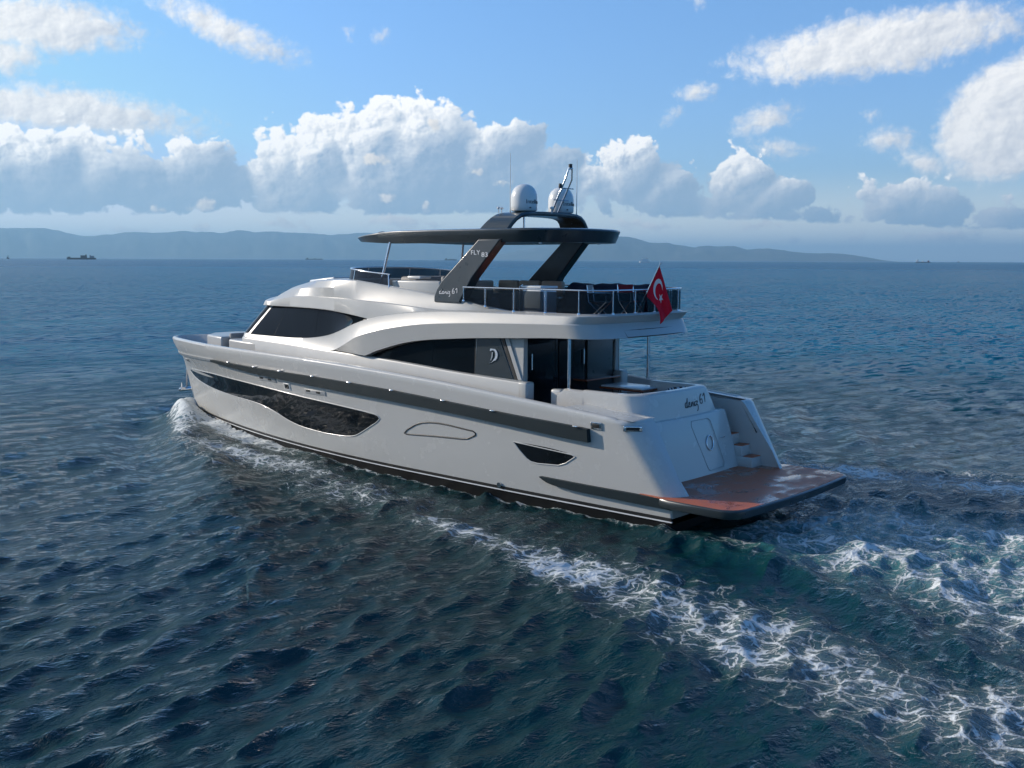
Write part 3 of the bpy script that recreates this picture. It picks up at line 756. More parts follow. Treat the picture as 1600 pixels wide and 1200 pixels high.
hull_strip('waterline_stripe', lambda x: 0.150, lambda x: 0.183, M_letter, YT, 0.010, 0.02, 22.6)
bt = interp([(1.9, 2.03), (2.13, 2.05), (4.4, 2.15), (6.5, 2.26), (9, 2.38), (11.75, 2.46), (15.3, 2.49), (18.4, 2.50), (21.6, 2.42), (24.3, 2.32)])
bb = interp([(1.9, 1.73), (2.47, 1.75), (4.4, 1.87), (6.6, 1.99), (9, 2.09), (11.8, 2.18), (15.4, 2.30), (17.4, 2.385), (18.4, 2.42), (21.6, 2.34), (24.3, 2.24)])
for side in hull_strip('rub_rail', bb, bt, M_band, YT, 0.13, 2.05, 18.2, 100): rub = side; 
for sgn, ro in ((1, 0), (-1, 1)):
    pass
hull_strip('bow_moulding', lambda x: bb(x) + 0.0, lambda x: bt(x), M_trimgrey, YT, 0.05, 18.2, 23.9, 60)
# studs along the top edge of the rub rail
for i in range(9):
    x = [2.35, 4.9, 6.6, 8.55, 10.3, 12.0, 13.7, 15.2, 17.0][i]
    for s in (1, -1):
        MB().box((x, s * (hull_y(x, 2.3) + 0.10), bt(x) + 0.012), (0.13, 0.09, 0.04), 0.012).build('rail_light', M_steel, YT)
lo_t = interp([(-0.05, 0.70), (1.7, 0.70), (3.6, 0.715)]); lo_b = interp([(-0.05, 0.47), (1.7, 0.50), (3.2, 0.56), (3.45, 0.62), (3.6, 0.70)])
hull_strip('lower_rub_rail', lo_b, lo_t, M_band, YT, 0.10, -0.05, 3.6, 40)

def hull_patch(name, top, bot, x0, x1, mat, parent, proud=0.006, nx=70, nz=10, sides=(1, -1), depth=0.03):
    out = []
    P = []
    for i in range(nx):
        x = x0 + (x1 - x0) * (0.5 - 0.5 * math.cos(PI * i / (nx - 1)))
        a, b = bot(x), top(x); b = max(b, a + 0.002)
        row = []
        for k in range(nz):
            z = a + (b - a) * k / (nz - 1)
            row.append((x, hull_y(x, z) + proud, z))
        P.append([(row[0][0], row[0][1] - depth, row[0][2])] + row + [(row[-1][0], row[-1][1] - depth, row[-1][2])])
    for s in sides:
        mb = MB().quadgrid([[(x, s * y, z) for x, y, z in r] for r in P])
        out.append(mb.build(name, mat, parent, 50))
    return out
def hull_outline(name, pts, mat, parent, r, proud=0.004, s=1, closed=True):
    P = []
    q = pts + ([pts[0]] if closed else [])
    for (xa, za), (xb, zb) in zip(q[:-1], q[1:]):
        n = max(2, int(math.hypot(xb - xa, zb - za) / 0.12))
        for i in range(n):
            t = i / n; x = xa + (xb - xa) * t; z = za + (zb - za) * t
            P.append((x, s * (hull_y(x, z) + proud), z))
    x, z = q[-1]; P.append((x, s * (hull_y(x, z) + proud), z))
    return MB().tube(P, r, 8).build(name, mat, parent, 60)
# long bow window
bw_top = interp([(9.28, 1.52), (9.34, 1.58), (9.46, 1.615), (10.16, 1.665), (12.9, 1.79), (15.6, 1.895), (18.7, 1.93), (20.6, 1.87), (22.3, 1.78), (22.75, 1.70)])
bw_bot = interp([(9.28, 1.50), (9.42, 1.40), (9.67, 1.27), (10.15, 1.03), (10.45, 0.90), (10.8, 0.835), (11.3, 0.80), (12.0, 0.785), (12.6, 0.80), (13.3, 0.84), (13.9, 0.93), (14.7, 1.12), (15.3, 1.22), (15.95, 1.275), (17.98, 1.30), (20.3, 1.36), (22.0, 1.50), (22.75, 1.66)])
wins = hull_patch('hull_window', bw_top, bw_bot, 9.28, 22.75, M_glass, YT, 0.006, 110, 14)
rim = [(9.28, 1.51), (9.34, 1.58), (9.46, 1.615)] + [(x, bw_top(x)) for x in np.arange(10, 22.7, 0.4)] + [(22.75, 1.68)] + [(x, bw_bot(x)) for x in np.arange(22.6, 9.29, -0.12)]
for w_, s in zip(wins, (1, -1)): hull_outline('frame', rim, M_hull, w_, 0.016, 0.002, s)
aw_top = interp([(2.53, 1.33), (2.60, 1.365), (4.3, 1.462), (4.40, 1.462)]); aw_bot = interp([(2.53, 1.30), (2.83, 1.13), (3.05, 1.05), (3.69, 1.01), (3.9, 1.03), (4.02, 1.09), (4.23, 1.27), (4.40, 1.45)])
wins = hull_patch('hull_window', aw_top, aw_bot, 2.53, 4.40, M_glass, YT, 0.006, 50, 8)
rim = [(2.53, 1.32), (2.62, 1.365), (4.4, 1.46), (4.23, 1.27), (4.02, 1.09), (3.9, 1.03), (3.69, 1.01), (3.05, 1.05), (2.83, 1.13)]
for w_, s in zip(wins, (1, -1)): hull_outline('frame', rim, M_hull, w_, 0.016, 0.002, s)
# flush shell door: only its dark seal shows
dr = [(8.33, 1.22), (8.2, 1.33), (7.86, 1.50), (7.6, 1.58), (7.3, 1.625), (6.95, 1.64), (6.6, 1.63), (5.75, 1.57), (5.66, 1.53), (5.67, 1.47), (5.95, 1.35), (6.15, 1.32), (7.2, 1.27), (8.25, 1.20)]
for s in (1, -1): hull_outline('shell_door_seal', dr, M_gasket, YT, 0.020, 0.0, s)
# vents and fittings under the rub rail
def hull_box(name, x, z, dx, dz, mat, parent, proud=0.02, s=1, dy=0.06):
    y = hull_y(x, z); a = math.atan((hull_y(x + 0.1, z) - hull_y(x - 0.1, z)) / 0.2); b = math.atan((hull_y(x, z + 0.1) - hull_y(x, z - 0.1)) / 0.2)
    rot = (Matrix.Rotation(a * s, 3, 'Z') @ Matrix.Rotation(-b * s, 3, 'X'))
    return MB().box((x, s * (y + proud - dy / 2), z), (dx, dy, dz), 0.01, rot).build(name, mat, parent, 40)
for s in (1, -1):
    for x0, z0 in ((14.65, 2.16), (12.1, 1.99)):
        v = hull_box('air_vent', x0, z0, 1.05, 0.13, M_trimgrey, YT, 0.015, s)
        for k in (0.34, -0.16): hull_box('louvre', x0 + k, z0 + 0.02 * k + 0.012, 0.22, 0.075, M_gasket, v, 0.02, s)
    v = hull_box('porthole', 13.55, 2.035, 0.34, 0.21, M_white, YT, 0.02, s); hull_box('pane', 13.55, 2.035, 0.25, 0.14, M_glass, v, 0.024, s)
    v = hull_box('fairlead', 1.86, 2.135, 0.30, 0.17, M_steel, YT, 0.03, s); hull_box('throat', 1.86, 2.135, 0.2, 0.10, M_gasket, v, 0.034, s)
    v = hull_box('fairlead', 21.9, 2.16, 0.45, 0.14, M_trimgrey, YT, 0.02, s); hull_box('throat', 21.9, 2.16, 0.33, 0.09, M_gasket, v, 0.024, s)
    # cooling water outlet at the waterline
    y = hull_y(5.0, 0.25)
    o = MB().tube([(5.0, s * (y - 0.1), 0.30), (5.0, s * (y + 0.05), 0.28)], 0.07, 14).build('water_outlet', M_steel, YT)
# anchor in its stem pocket
an = MB().tube([(23.62, 0.02, 1.62), (23.68, 0.02, 0.95)], 0.045, 8).box((23.70, 0, 0.86), (0.20, 0.62, 0.12), 0.04, Matrix.Rotation(0.5, 3, 'Y'))
an.tube([(23.55, -0.30, 1.12), (23.72, -0.22, 0.86), (23.72, 0.22, 0.86), (23.55, 0.30, 1.12)], [0.02, 0.05, 0.05, 0.02], 8)
an.build('anchor', M_steel, YT)
# decks inside the bulwark
P = [[(x, y, z_cap(x) - 0.62) for y in [t * max(0.0, hull_y(x, 2.5) - 0.16) for t in np.linspace(-1, 1, 7)]] for x in np.linspace(2.1, 23.6, 60)]
MB().quadgrid(P).build('side_deck', M_teak, YT)

# ---- superstructure
zl = interp([(17.3, 3.27), (15.1, 3.23), (12.85, 3.16), (10.6, 3.10), (8.5, 3.0), (7.3, 2.93), (5.9, 2.87), (4.85, 2.83), (4.4, 2.82)])
zlow = interp([(10.5, 3.11), (10.1, 3.25), (9.7, 3.36), (9.2, 3.49), (8.66, 3.60), (8.0, 3.69), (7.2, 3.76), (6.26, 3.83), (4.94, 3.90), (3.07, 3.98), (2.2, 3.98)])
zcr = interp([(12.2, 3.17), (11.8, 3.30), (11.36, 3.46), (10.9, 3.63), (10.33, 3.78), (9.64, 3.92), (8.35, 4.10), (7.13, 4.19), (4.9, 4.28), (2.9, 4.32), (2.2, 4.32)])
zg = interp([(17.3, 3.39), (16.2, 3.37), (15.3, 3.375), (14.3, 3.40), (13.36, 3.47), (12.6, 3.58), (12.0, 3.73), (11.07, 4.0), (10.45, 4.15), (9.81, 4.26), (9.28, 4.335), (8.76, 4.39), (8.13, 4.44), (7.4, 4.48), (6, 4.50), (2.2, 4.52)])
zbl = interp([(17, 4.33), (16.1, 4.335), (14.4, 4.345), (13.26, 4.34), (11.92, 4.285), (11.0, 4.215), (10.45, 4.155)])
zbt = interp([(17, 4.47), (16.1, 4.48), (15.3, 4.59), (13.69, 4.69), (12.3, 4.69), (11.05, 4.66), (9.92, 4.62), (8.87, 4.56), (7.58, 4.50), (6, 4.515), (2.2, 4.53)])
zct = interp([(11.4, 5.23), (11.1, 5.21), (9.97, 5.10), (8.92, 5.0), (7.87, 4.87), (7.15, 4.79), (6.04, 4.62), (5.3, 4.545), (4.9, 4.535), (2.2, 4.545)])
zroof = interp([(11.3, 5.24), (12.5, 5.25), (14.0, 5.21), (15.0, 5.10), (15.6, 4.93), (16.1, 4.62)])
def tap(x): return 1.0 if x < 9.5 else 1 - 0.0056 * (x - 9.5) ** 2
def sec(x):
    """half section of the superstructure, bottom to top"""
    t = tap(x)
    l, c, g = zl(x), max(zcr(x), zl(x) + 0.02), max(zg(x), zl(x) + 0.05)
    lo = zlow(x) if x < 10.5 else l + 0.012
    lo = max(lo, l + 0.012)
    bl = zbl(x) if x > 10.45 else g + 0.006
    bl = max(bl, g + 0.006); b2 = max(zbt(x), bl + 0.012)
    k = float(smooth01(10.6 - x, 0, 1.6))            # how far the side has become a separate overhang
    kc = float(smooth01(12.6 - x, 0, 2.0))
    kw = float(smooth01(x, 10.4, 11.4))
    pts = [(2.12 * t, 2.1), (2.12 * t, l - 0.05), (2.10 * t, l - 0.012), (2.06 * t, l), (2.0 * t, l + 0.006), (1.98 * t, lo - 0.002),
           (1.98 * t + 0.20 * k + 0.02, lo), (1.99 * t + 0.22 * kc + 0.02, lo + 0.012), (2.045 * t + 0.22 * kc, c - 0.012), (2.03 * t + 0.22 * kc, c + 0.016), (1.985 * t + 0.20 * kc, g - 0.01), (1.975 * t + 0.195 * kc, g),
           (1.95 * t + 0.18 * kc * (1 - kw) - 0.15 * min(1.0, max(0.0, (bl - g - 0.01) / 0.8)), bl - 0.003), (1.99 * t + 0.13 * kc, bl), (2.0 * t + 0.12 * kc, bl + 0.02 if b2 - bl > 0.05 else bl + 0.003), (1.96 * t + 0.10 * kc, b2 - 0.006), (1.92 * t + 0.08 * kc, b2 + 0.012)]
    if x >= 11.3:
        r = zroof(x); e = max(r - b2, 0.03)
        m_ = 1 - float(smooth01(x, 11.3, 15.4))
        L_ = lambda a, b: a * (1 - m_) + b * m_
        pts += [(L_(1.70 * t, 1.90), b2 + L_(0.45, 0.55) * e), (L_(1.35 * t, 1.85), b2 + L_(0.76, 0.94) * e), (L_(0.9 * t, 1.75), b2 + L_(0.93, 0.99) * e), (L_(0.4 * t, 0.9), b2 + 0.995 * e), (0, r)]
    else:
        ct = max(zct(x), b2 + 0.02)
        pts += [(1.90, (b2 + ct) / 2 + 0.02), (1.87, ct - 0.03), (1.84, ct), (1.76, ct), (1.72, min(ct - 0.05, 4.45) if x < 5.4 else 4.36)]
        pts[-1] = (1.74, 4.36)
    return pts
RK = 1.25
def rake(x, z):
    if x < 13.5: return 0.0
    f = min(1.0, max(0.0, (4.40 - z) / 1.0))
    return RK * f * float(smooth01(x, 13.5, 16.4) ** 1.3)
def body_pt(x, i, s=1.0, nx=0.0):
    y, z = sec(x)[i]
    return (x + rake(x, z) + nx, y * s, z)
XB = list(np.linspace(4.75, 10.4, 34)) + list(np.linspace(10.45, 11.28, 12)) + list(np.linspace(11.32, 16.1, 36))
NSEC = len(sec(12.0))
NOSE = [math.cos(a) for a in np.linspace(0.05, PI / 2, 14)]
def station(x, s=1.0, adv=0.0): return [body_pt(x, i, s, adv) for i in range(NSEC)]
st = [station(x) for x in XB] + [station(16.1, c, 0.95 * math.sqrt(1 - c * c)) for c in NOSE]
mb = MB(); both(mb, st)
# close the after end and the fly cockpit floor
mb.v.extend([(x, y, 4.36) for x in (4.75, 11.3) for y in (-1.74, 1.74)]); n = len(mb.v); mb.f.append((n - 4, n - 3, n - 1, n - 2))
house = mb.build('superstructure', M_hullup, YT, 28)
def side_panel(name, i0, i1, xs, mat, parent, out=0.008, nz=8, s=1, lo=0.0, hi=1.0, depth=0.03, extra=None):
    """glass laid over the house side between two section points"""
    P = []
    for x in xs:
        a = Vector(body_pt(x, i0)); b = Vector(body_pt(x, i1))
        if extra: b = a + (b - a) * extra(x)
        row = [a + (b - a) * (lo + (hi - lo) * k / (nz - 1)) + Vector((0, out, 0)) for k in range(nz)]
        row = [row[0] - Vector((0, depth, 0))] + row + [row[-1] - Vector((0, depth, 0))]
        P.append([(v.x, s * v.y, v.z) for v in row])
    mb = MB().quadgrid(P)
    k = len(P[0]); mb.f.append(list(range(k))); mb.f.append(list(range((len(P) - 1) * k, len(P) * k)))
    return mb.build(name, mat, parent, 50)
for s in (1, -1):
    # wheelhouse side glass: three panes between two mullions
    side_panel('window_surround', 11, 12, np.linspace(10.46, 15.99, 60), M_gasket, YT, 0.006, 8, s)
    for a, b in ((10.50, 13.279), (13.291, 15.069), (15.081, 15.96)):
        side_panel('wheelhouse_window', 11, 12, np.linspace(a, b, 24), M_glass2, YT, 0.010, 8, s)
    # saloon glass
    side_panel('window_surround', 4, 5, np.linspace(6.38, 10.48, 40), M_gasket, YT, 0.006, 8, s)
    for a, b in ((6.42, 7.948), (7.96, 10.47)):
        side_panel('saloon_window', 4, 5, np.linspace(a, b, 22), M_glass2, YT, 0.010, 8, s)
# windscreen round the front of the wheelhouse
for s in (1, -1):
    P = []
    for j, c in enumerate([1.0] + NOSE):
        adv = 0.95 * math.sqrt(max(0, 1 - c * c)) if j else 0.0
        a = Vector(body_pt(16.1, 11, c, adv)); b = Vector(body_pt(16.1, 12, c, adv))
        nrm = Vector((0.6, c, 0.5)).normalized() * 0.012
        P.append([tuple(Vector((p.x, s * p.y, p.z)) + Vector((nrm.x, s * nrm.y, nrm.z))) for p in [a + (b - a) * (0.02 + 0.96 * k / 7) for k in range(8)]])
    MB().quadgrid(P).build('windscreen', M_glass2, YT, 60)
# after pillar of the saloon with the emblem, and its glass edge
PIL = []
for s in (1, -1):
    poly = [(6.40, 2.90), (6.31, 3.84), (5.55, 3.90), (5.05, 2.86)]
    p = MB().prism(poly, 2.0, 1.93, lambda u, v, w: (u, s * (w + 0.02), v)).build('saloon_pillar', M_dark, YT, 30, bevel=0.01)
    p2 = MB().prism([(5.50, 3.90), (5.40, 3.90), (4.92, 2.86), (5.02, 2.86)], 2.02, 1.90, lambda u, v, w: (u, s * w, v)).build('pillar_edge', M_gasket, p)
    MB().prism([(5.36, 3.90), (5.22, 3.90), (4.76, 2.86), (4.90, 2.86)], 2.03, 1.85, lambda u, v, w: (u, s * w, v)).build('pillar_strut', M_hullup, p, bevel=0.012)
    MB().box((4.80, s * 1.90, 3.37), (0.10, 0.16, 1.08), 0.02).build('door_post', M_hullup, YT)
    if s == 1: PIL.append(p)
# emblem: a letter D with a long curling tail
em = MB()
arc = [(0.02 + 0.13 * math.cos(a), 0.0 + 0.15 * math.sin(a)) for a in np.linspace(1.75, -1.5, 16)]
prof = [(-0.12, 0.10), (-0.10, 0.15)] + arc + [(-0.06, -0.20), (-0.17, -0.24)]
inn = [(-0.05, -0.19), (0.0, -0.13), (0.05, -0.08)] + [(0.01 + 0.065 * math.cos(a), 0.01 + 0.10 * math.sin(a)) for a in np.linspace(-0.6, 1.7, 10)] + [(-0.05, 0.11), (-0.10, 0.085)]
em.prism([(5.72 - x, 3.44 + z) for x, z in prof + inn], 2.025, 2.045, lambda u, v, w: (u, w, v))
em.prism([(5.72 - x, 3.44 + z) for x, z in [(-0.045, 0.06), (-0.02, 0.06), (-0.03, -0.06), (-0.08, -0.15), (-0.10, -0.15), (-0.055, -0.05)]], 2.025, 2.045, lambda u, v, w: (u, w, v))
em.build('emblem', M_emblem, PIL[0], 30)

# ledge block ends, after bulkhead with its glass door
for s in (1, -1):
    MB().box((4.68, s * 1.97, 2.45), (0.32, 0.30, 0.77), 0.06).build('bulkhead_block', M_hullup, YT)
bk = MB().box((4.86, 0, 3.0), (0.08, 3.7, 2.1), 0.01).build('saloon_bulkhead', M_dark, YT)
for y0, y1 in ((1.78, 0.62), (0.56, -0.50)):
    MB().box((4.80, (y0 + y1) / 2, 2.92), (0.03, abs(y0 - y1), 1.95), 0.006).build('glass_door', M_glass2, bk)
for y in (1.66, -0.44): MB().tube([(4.75, y, 3.1), (4.75, y, 3.5)], 0.018, 8).build('door_handle', M_steel, bk)
MB().box((4.78, -1.15, 2.9), (0.05, 1.1, 2.0), 0.01).build('galley_panel', M_dark, bk)
MB().box((4.55, -0.75, 2.72), (0.45, 1.5, 0.05), 0.012).build('side_counter', M_wood, bk)

# ---- fly deck overhang over the cockpit
def ring(y, z, xa, r, bulge):
    """plan outline port -> round the stern -> starboard at one level; z may depend on x"""
    zf = z if callable(z) else (lambda x: z)
    pts = [(x, y, zf(x)) for x in np.linspace(4.75, xa + r, 10)]
    for k in range(1, 12):
        a = PI / 2 + k / 11 * PI / 2 * 0.97
        px_, py_ = xa + r + r * math.cos(a), y - r + r * math.sin(a)
        pts.append((px_, py_, zf(px_)))
    yl = pts[-1][1]; xl = pts[-1][0]
    for yy in np.linspace(yl, -yl, 14)[1:-1]:
        xx = xl - bulge * (1 - (yy / yl) ** 2); pts.append((xx, yy, zf(xx)))
    return pts + [(a_, -b_, c_) for a_, b_, c_ in reversed(pts[:21])]
S475 = sec(4.75)
AFT = {5: 2.70, 6: 2.41, 7: 2.38, 8: 2.54, 9: 2.57, 10: 2.37, 11: 2.36, 12: 2.40, 13: 2.40, 14: 2.40, 15: 2.41, 16: 2.42, 17: 2.44, 18: 2.46, 19: 2.50, 20: 2.60, 21: 2.62}
R_ = [ring(S475[i][0], (lambda x, i=i: sec(x)[i][1]), AFT[i], 0.6 if i == 5 else 0.76, 0.12) for i in range(5, len(S475))]
ov = MB().quadgrid(R_)
k = len(R_[0])
ov.f.append(list(range(k))); ov.f.append(list(range((len(R_) - 1) * k, len(R_) * k)))
over = ov.build('fly_deck', M_hullup, YT, 25)
MB().quadgrid([[(x, y, 4.372) for y in np.linspace(-1.7, 1.7, 4)] for x in np.linspace(2.75, 11.2, 6)]).build('fly_teak', M_teak, YT)
# flush locker lid on the stern of the overhang
def stern_face(y, z):
    t = (z - 4.0) / 0.3
    return 2.27 + 0.16 * t + 0.12 * (y / 1.45) ** 2
seal = [(1.05, 4.16), (1.0, 4.0), (-1.45, 4.0), (-1.55, 4.17)]
MB().tube([(stern_face(y, z) + 0.0, y, z) for (ya, za), (yb, zb) in zip(seal, seal[1:] + seal[:1]) for y, z in [(ya + (yb - ya) * t, za + (zb - za) * t) for t in np.linspace(0, 1, 10)]], 0.014, 6).build('locker_seal', M_gasket, over, 60)
# stainless posts that carry the overhang
for s in (1, -1):
    MB().tube([(3.56, s * 1.67, 2.70), (3.56, s * 1.67, 4.0)], 0.042, 16).build('deck_post', M_steel, YT)

# ---- cockpit, coaming, transom
def plan(x_aft, yp, ys, rp, rs, xf, n=8, bul=0.06):
    pts = [(xf, yp)] + [(x_aft + rp + rp * math.cos(a), yp - rp + rp * math.sin(a)) for a in np.linspace(PI / 2, PI, n)]
    y0, y1 = yp - rp, ys + rs
    pts += [(x_aft - bul * math.sin(PI * t), y0 + (y1 - y0) * t) for t in np.linspace(0, 1, 10)[1:-1]]
    pts += [(x_aft + rs + rs * math.cos(a), ys + rs + rs * math.sin(a)) for a in np.linspace(PI, 3 * PI / 2, n)] + [(xf, ys)]
    return pts
lv = [(plan(0.80, 1.95, -1.90, 0.20, 0.16, 3.0), 0.66), (plan(0.98, 1.90, -1.82, 0.25, 0.18, 3.0), 1.4), (plan(1.14, 1.86, -1.74, 0.3, 0.2, 3.0), 2.06), (plan(1.17, 1.84, -1.72, 0.32, 0.2, 3.0), 2.12), (plan(1.24, 1.84, -1.42, 0.42, 0.2, 3.0), 2.14),
      (plan(1.33, 1.86, -1.20, 0.55, 0.22, 3.0), 2.60), (plan(1.37, 1.85, -1.16, 0.55, 0.22, 3.0), 2.72), (plan(1.43, 1.80, -1.12, 0.52, 0.2, 3.0), 2.755), (plan(1.58, 1.68, -1.0, 0.42, 0.15, 3.0), 2.755), (plan(1.63, 1.63, -0.96, 0.40, 0.14, 3.0), 2.72), (plan(1.66, 1.60, -0.94, 0.38, 0.14, 3.0), 1.9)]
P = [[(x, y, z) for x, y in pl] for pl, z in lv]
trm = MB().quadgrid(P).build('transom', M_hull, YT, 30)
# port coaming carried forward
cs = [(1.86, 2.15), (1.86, 2.60), (1.85, 2.70), (1.79, 2.735), (1.70, 2.735), (1.64, 2.70), (1.62, 1.9)]
P = [[(x, y, z - (0.10 if x > 3.68 and z > 2.5 else 0)) for y, z in cs] for x in (2.98, 3.3, 3.6, 3.72, 3.78)]
c_ = MB().quadgrid(P, cap1=True).build('cockpit_coaming', M_hull, YT, 40)
MB().box((3.9, 1.62, 2.38), (0.34, 0.30, 0.62), 0.06).build('coaming_end', M_hull, YT)
# shoulders outside the coaming
for s in (1, -1):
    y1 = lambda x: hull_y(x, 2.3) - 0.10
    P = [[(x, s * y, z_cap(x) - 0.02 + (0.0 if y > 1.9 else 0.0)) for y in np.linspace(1.80 if s == 1 else 2.42, y1(x), 5)] for x in np.linspace(0.95, 2.9, 10)]
    MB().quadgrid(P).build('quarter_deck', M_hull, YT)
MB().box((3.2, 0.0, 1.84), (3.3, 3.6, 0.06)).build('cockpit_sole', M_teak, YT)
# garage door seal, ring emblem and small fittings on the transom
def trx(z): return 0.80 + (z - 0.66) * 0.243 - 0.05
dseal = [(0.10, 2.02), (-0.62, 2.02), (-0.72, 1.95), (-1.02, 0.90), (-0.95, 0.82), (-0.33, 0.80), (-0.26, 0.86), (0.14, 1.90)]
dp = MB().tube([(trx(z) - 0.012, y, z) for (ya, za), (yb, zb) in zip(dseal, dseal[1:] + dseal[:1]) for y, z in [(ya + (yb - ya) * t, za + (zb - za) * t) for t in np.linspace(0, 1, 8)]], 0.008, 6).build('garage_door_seal', M_trimgrey, trm, 60)
MB().tube([(trx(1.44 + 0.17 * math.sin(a)) - 0.02, -0.52 + 0.15 * math.cos(a) - 0.02 * math.sin(a), 1.44 + 0.17 * math.sin(a)) for a in np.linspace(0, 2 * PI, 28)], 0.016, 8).build('ring_handle', M_steel, trm, 60)
MB().box((trx(1.5) - 0.012, -1.13, 1.50), (0.02, 0.22, 0.025), 0.006).build('door_latch', M_steel, trm)
MB().box((trx(0.92) - 0.012, 1.42, 0.95), (0.03, 0.09, 0.09), 0.02).build('stern_light', M_dark, trm)
for s in (1,):
    f_ = MB().box((0.965, 2.645, 2.15), (0.42, 0.10, 0.13), 0.02, Matrix.Rotation(0.69, 3, 'Z')).build('fairlead', M_steel, YT); MB().box((0.942, 2.672, 2.15), (0.30, 0.06, 0.075), 0.01, Matrix.Rotation(0.69, 3, 'Z')).build('throat', M_gasket, f_)
# starboard stairs
for i in range(5):
    z = 0.70 + 0.26 * (i + 1); x0 = 0.42 + 0.30 * i
    o = MB().box(((x0 + 2.4) / 2, -2.10, z - 0.13), (2.4 - x0, 0.80, 0.26), 0.015).build('stair_step', M_hull, YT)
    MB().box((x0 + 0.14, -2.10, z + 0.006), (0.26, 0.74, 0.02), 0.004).build('tread', M_teak, o)
MB().tube([(1.1, -2.38, 2.22), (1.6, -2.38, 2.28), (1.65, -2.42, 2.28)], 0.022, 8).build('boarding_rail', M_steel, YT)
# swim platform
def plat(inset, z):
    y, xa, r = 2.74 - inset, -1.72 + inset, 0.42
    p = [(0.30, y - 0.12, z)] + [(-0.05, y, z)] + [(xa + r + r * math.cos(a), y - r + r * math.sin(a), z) for a in np.linspace(PI / 2, PI, 9)]
    yl = y - r
    p += [(xa - 0.10 * (1 - (t / yl) ** 2), t, z) for t in np.linspace(yl, -yl, 12)[1:-1]]
    return p + [(a, -b, c) for a, b, c in reversed(p[:11])]
pl = [plat(0.10, 0.50), plat(0.02, 0.53), plat(0.0, 0.59), plat(0.0, 0.685), plat(0.02, 0.708), plat(0.05, 0.712)]
sp_ = MB().quadgrid(pl, cap0=True, cap1=True).build('swim_platform', M_dark, YT, 40)
tk = plat(0.055, 0.718); tk = [(min(x, 0.75) if i not in (0, len(tk) - 1) else 0.80, y, z) for i, (x, y, z) in enumerate(tk)]
b_ = MB(); b_.v = tk + [(x, y, 0.70) for x, y, z in tk]; n = len(tk); b_.f = [list(range(n))] + [(i, (i + 1) % n, n + (i + 1) % n, n + i) for i in range(n)]
b_.build('teak_surface', M_teakwet, sp_, 40)

# ---- foredeck furniture
def rbox(name, c, d, mat, parent, bev=0.05, rot=None): return MB().box(c, d, bev, rot).build(name, mat, parent, 50)
fs = MB().prism([(19.0, 1.42), (20.35, 1.12), (21.0, 0.45), (21.0, -0.45), (20.35, -1.12), (19.0, -1.42)], 2.3, 3.17, lambda u, v, w: (u, v, w)).build('bow_seat', M_hullup, YT, 30, bevel=0.06)
MB().box((18.95, 0, 2.9), (0.14, 2.2, 0.75), 0.04).build('seat_cushion', M_seat, fs, 40)
tr2 = MB().prism([(15.6, 1.75), (17.3, 1.62), (18.55, 1.42), (18.7, 1.2), (18.7, -1.2), (18.55, -1.42), (17.3, -1.62), (15.6, -1.75)], 2.3, 3.12, lambda u, v, w: (u, v, w)).build('sunpad_base', M_hullup, YT, 30, bevel=0.06)
MB().box((17.7, -0.25, 3.17), (1.5, 1.9, 0.14), 0.05).build('sunpad_cushion', M_navy, tr2, 40)
MB().tube([(18.45, -0.9, 3.14), (18.45, -0.9, 3.36), (18.45, 0.5, 3.36), (18.45, 0.5, 3.14)], 0.015, 8).build('grab_rail', M_steel, tr2)
for s in (1, -1):
    MB().tube([(21.4, s * 0.9, z_cap(21) - 0.60), (21.4, s * 0.9, z_cap(21) - 0.42), (21.55, s * 0.9, z_cap(21) - 0.40), (21.25, s * 0.9, z_cap(21) - 0.40)], 0.03, 8).build('mooring_cleat', M_steel, YT)
# roof hatch and small roof fittings
MB().prism([(13.7, 0.75), (15.1, 0.62), (15.1, -0.62), (13.7, -0.75)], 5.10, 5.275, lambda u, v, w: (u, v, w - 0.085 * max(0, u - 13.7))).build('roof_hatch', M_white, YT, 30, bevel=0.04)
for s in (1, -1): MB().box((12.9, s * 1.55, 4.96), (0.16, 0.05, 0.06), 0.012).build('horn', M_gasket, YT)

# ---- flybridge windscreen
ws = [(9.93, 1.84), (10.6, 1.85), (11.2, 1.82), (11.75, 1.68), (12.15, 1.42), (12.45, 1.0), (12.6, 0.5), (12.65, 0.0)]
wsx = interp([(i, p[0]) for i, p in enumerate(ws)]); wsy = interp([(i, p[1]) for i, p in enumerate(ws)])
wst = interp([(0, 5.385), (1, 5.43), (3, 5.52), (7, 5.57)]); wsb = interp([(0, 5.06), (3, 5.14), (7, 5.20)])
full = [(wsx(t), wsy(t), t) for t in np.linspace(0, 7, 36)]; full = full + [(x, -y, t) for x, y, t in reversed(full[:-1])]
cx_ = 9.0
P = [[(x, y, wsb(t)), (x - 0.03, y * 0.985, (wsb(t) + wst(t)) / 2), (x - 0.06, y * 0.97, wst(t))] for x, y, t in full]
wscr = MB().quadgrid(P).build('fly_windscreen', M_smoke, YT, 60)
MB().tube([(10.0 - 0.14, 1.86, 5.02), (9.94, 1.80, wst(0))] + [(x - 0.06, y * 0.97, wst(t) + 0.012) for x, y, t in full] + [(9.94, -1.80, wst(0)), (9.86, -1.86, 5.02)], 0.024, 10).build('rail', M_steel, wscr, 60)
for t in (2.6, 4.6, 6.4):
    for s in (1, -1): MB().tube([(wsx(t) + 0.012, s * wsy(t), wsb(t) - 0.03), (wsx(t) - 0.05, s * wsy(t) * 0.975, wst(t))], 0.018, 8).build('stanchion', M_steel, wscr)

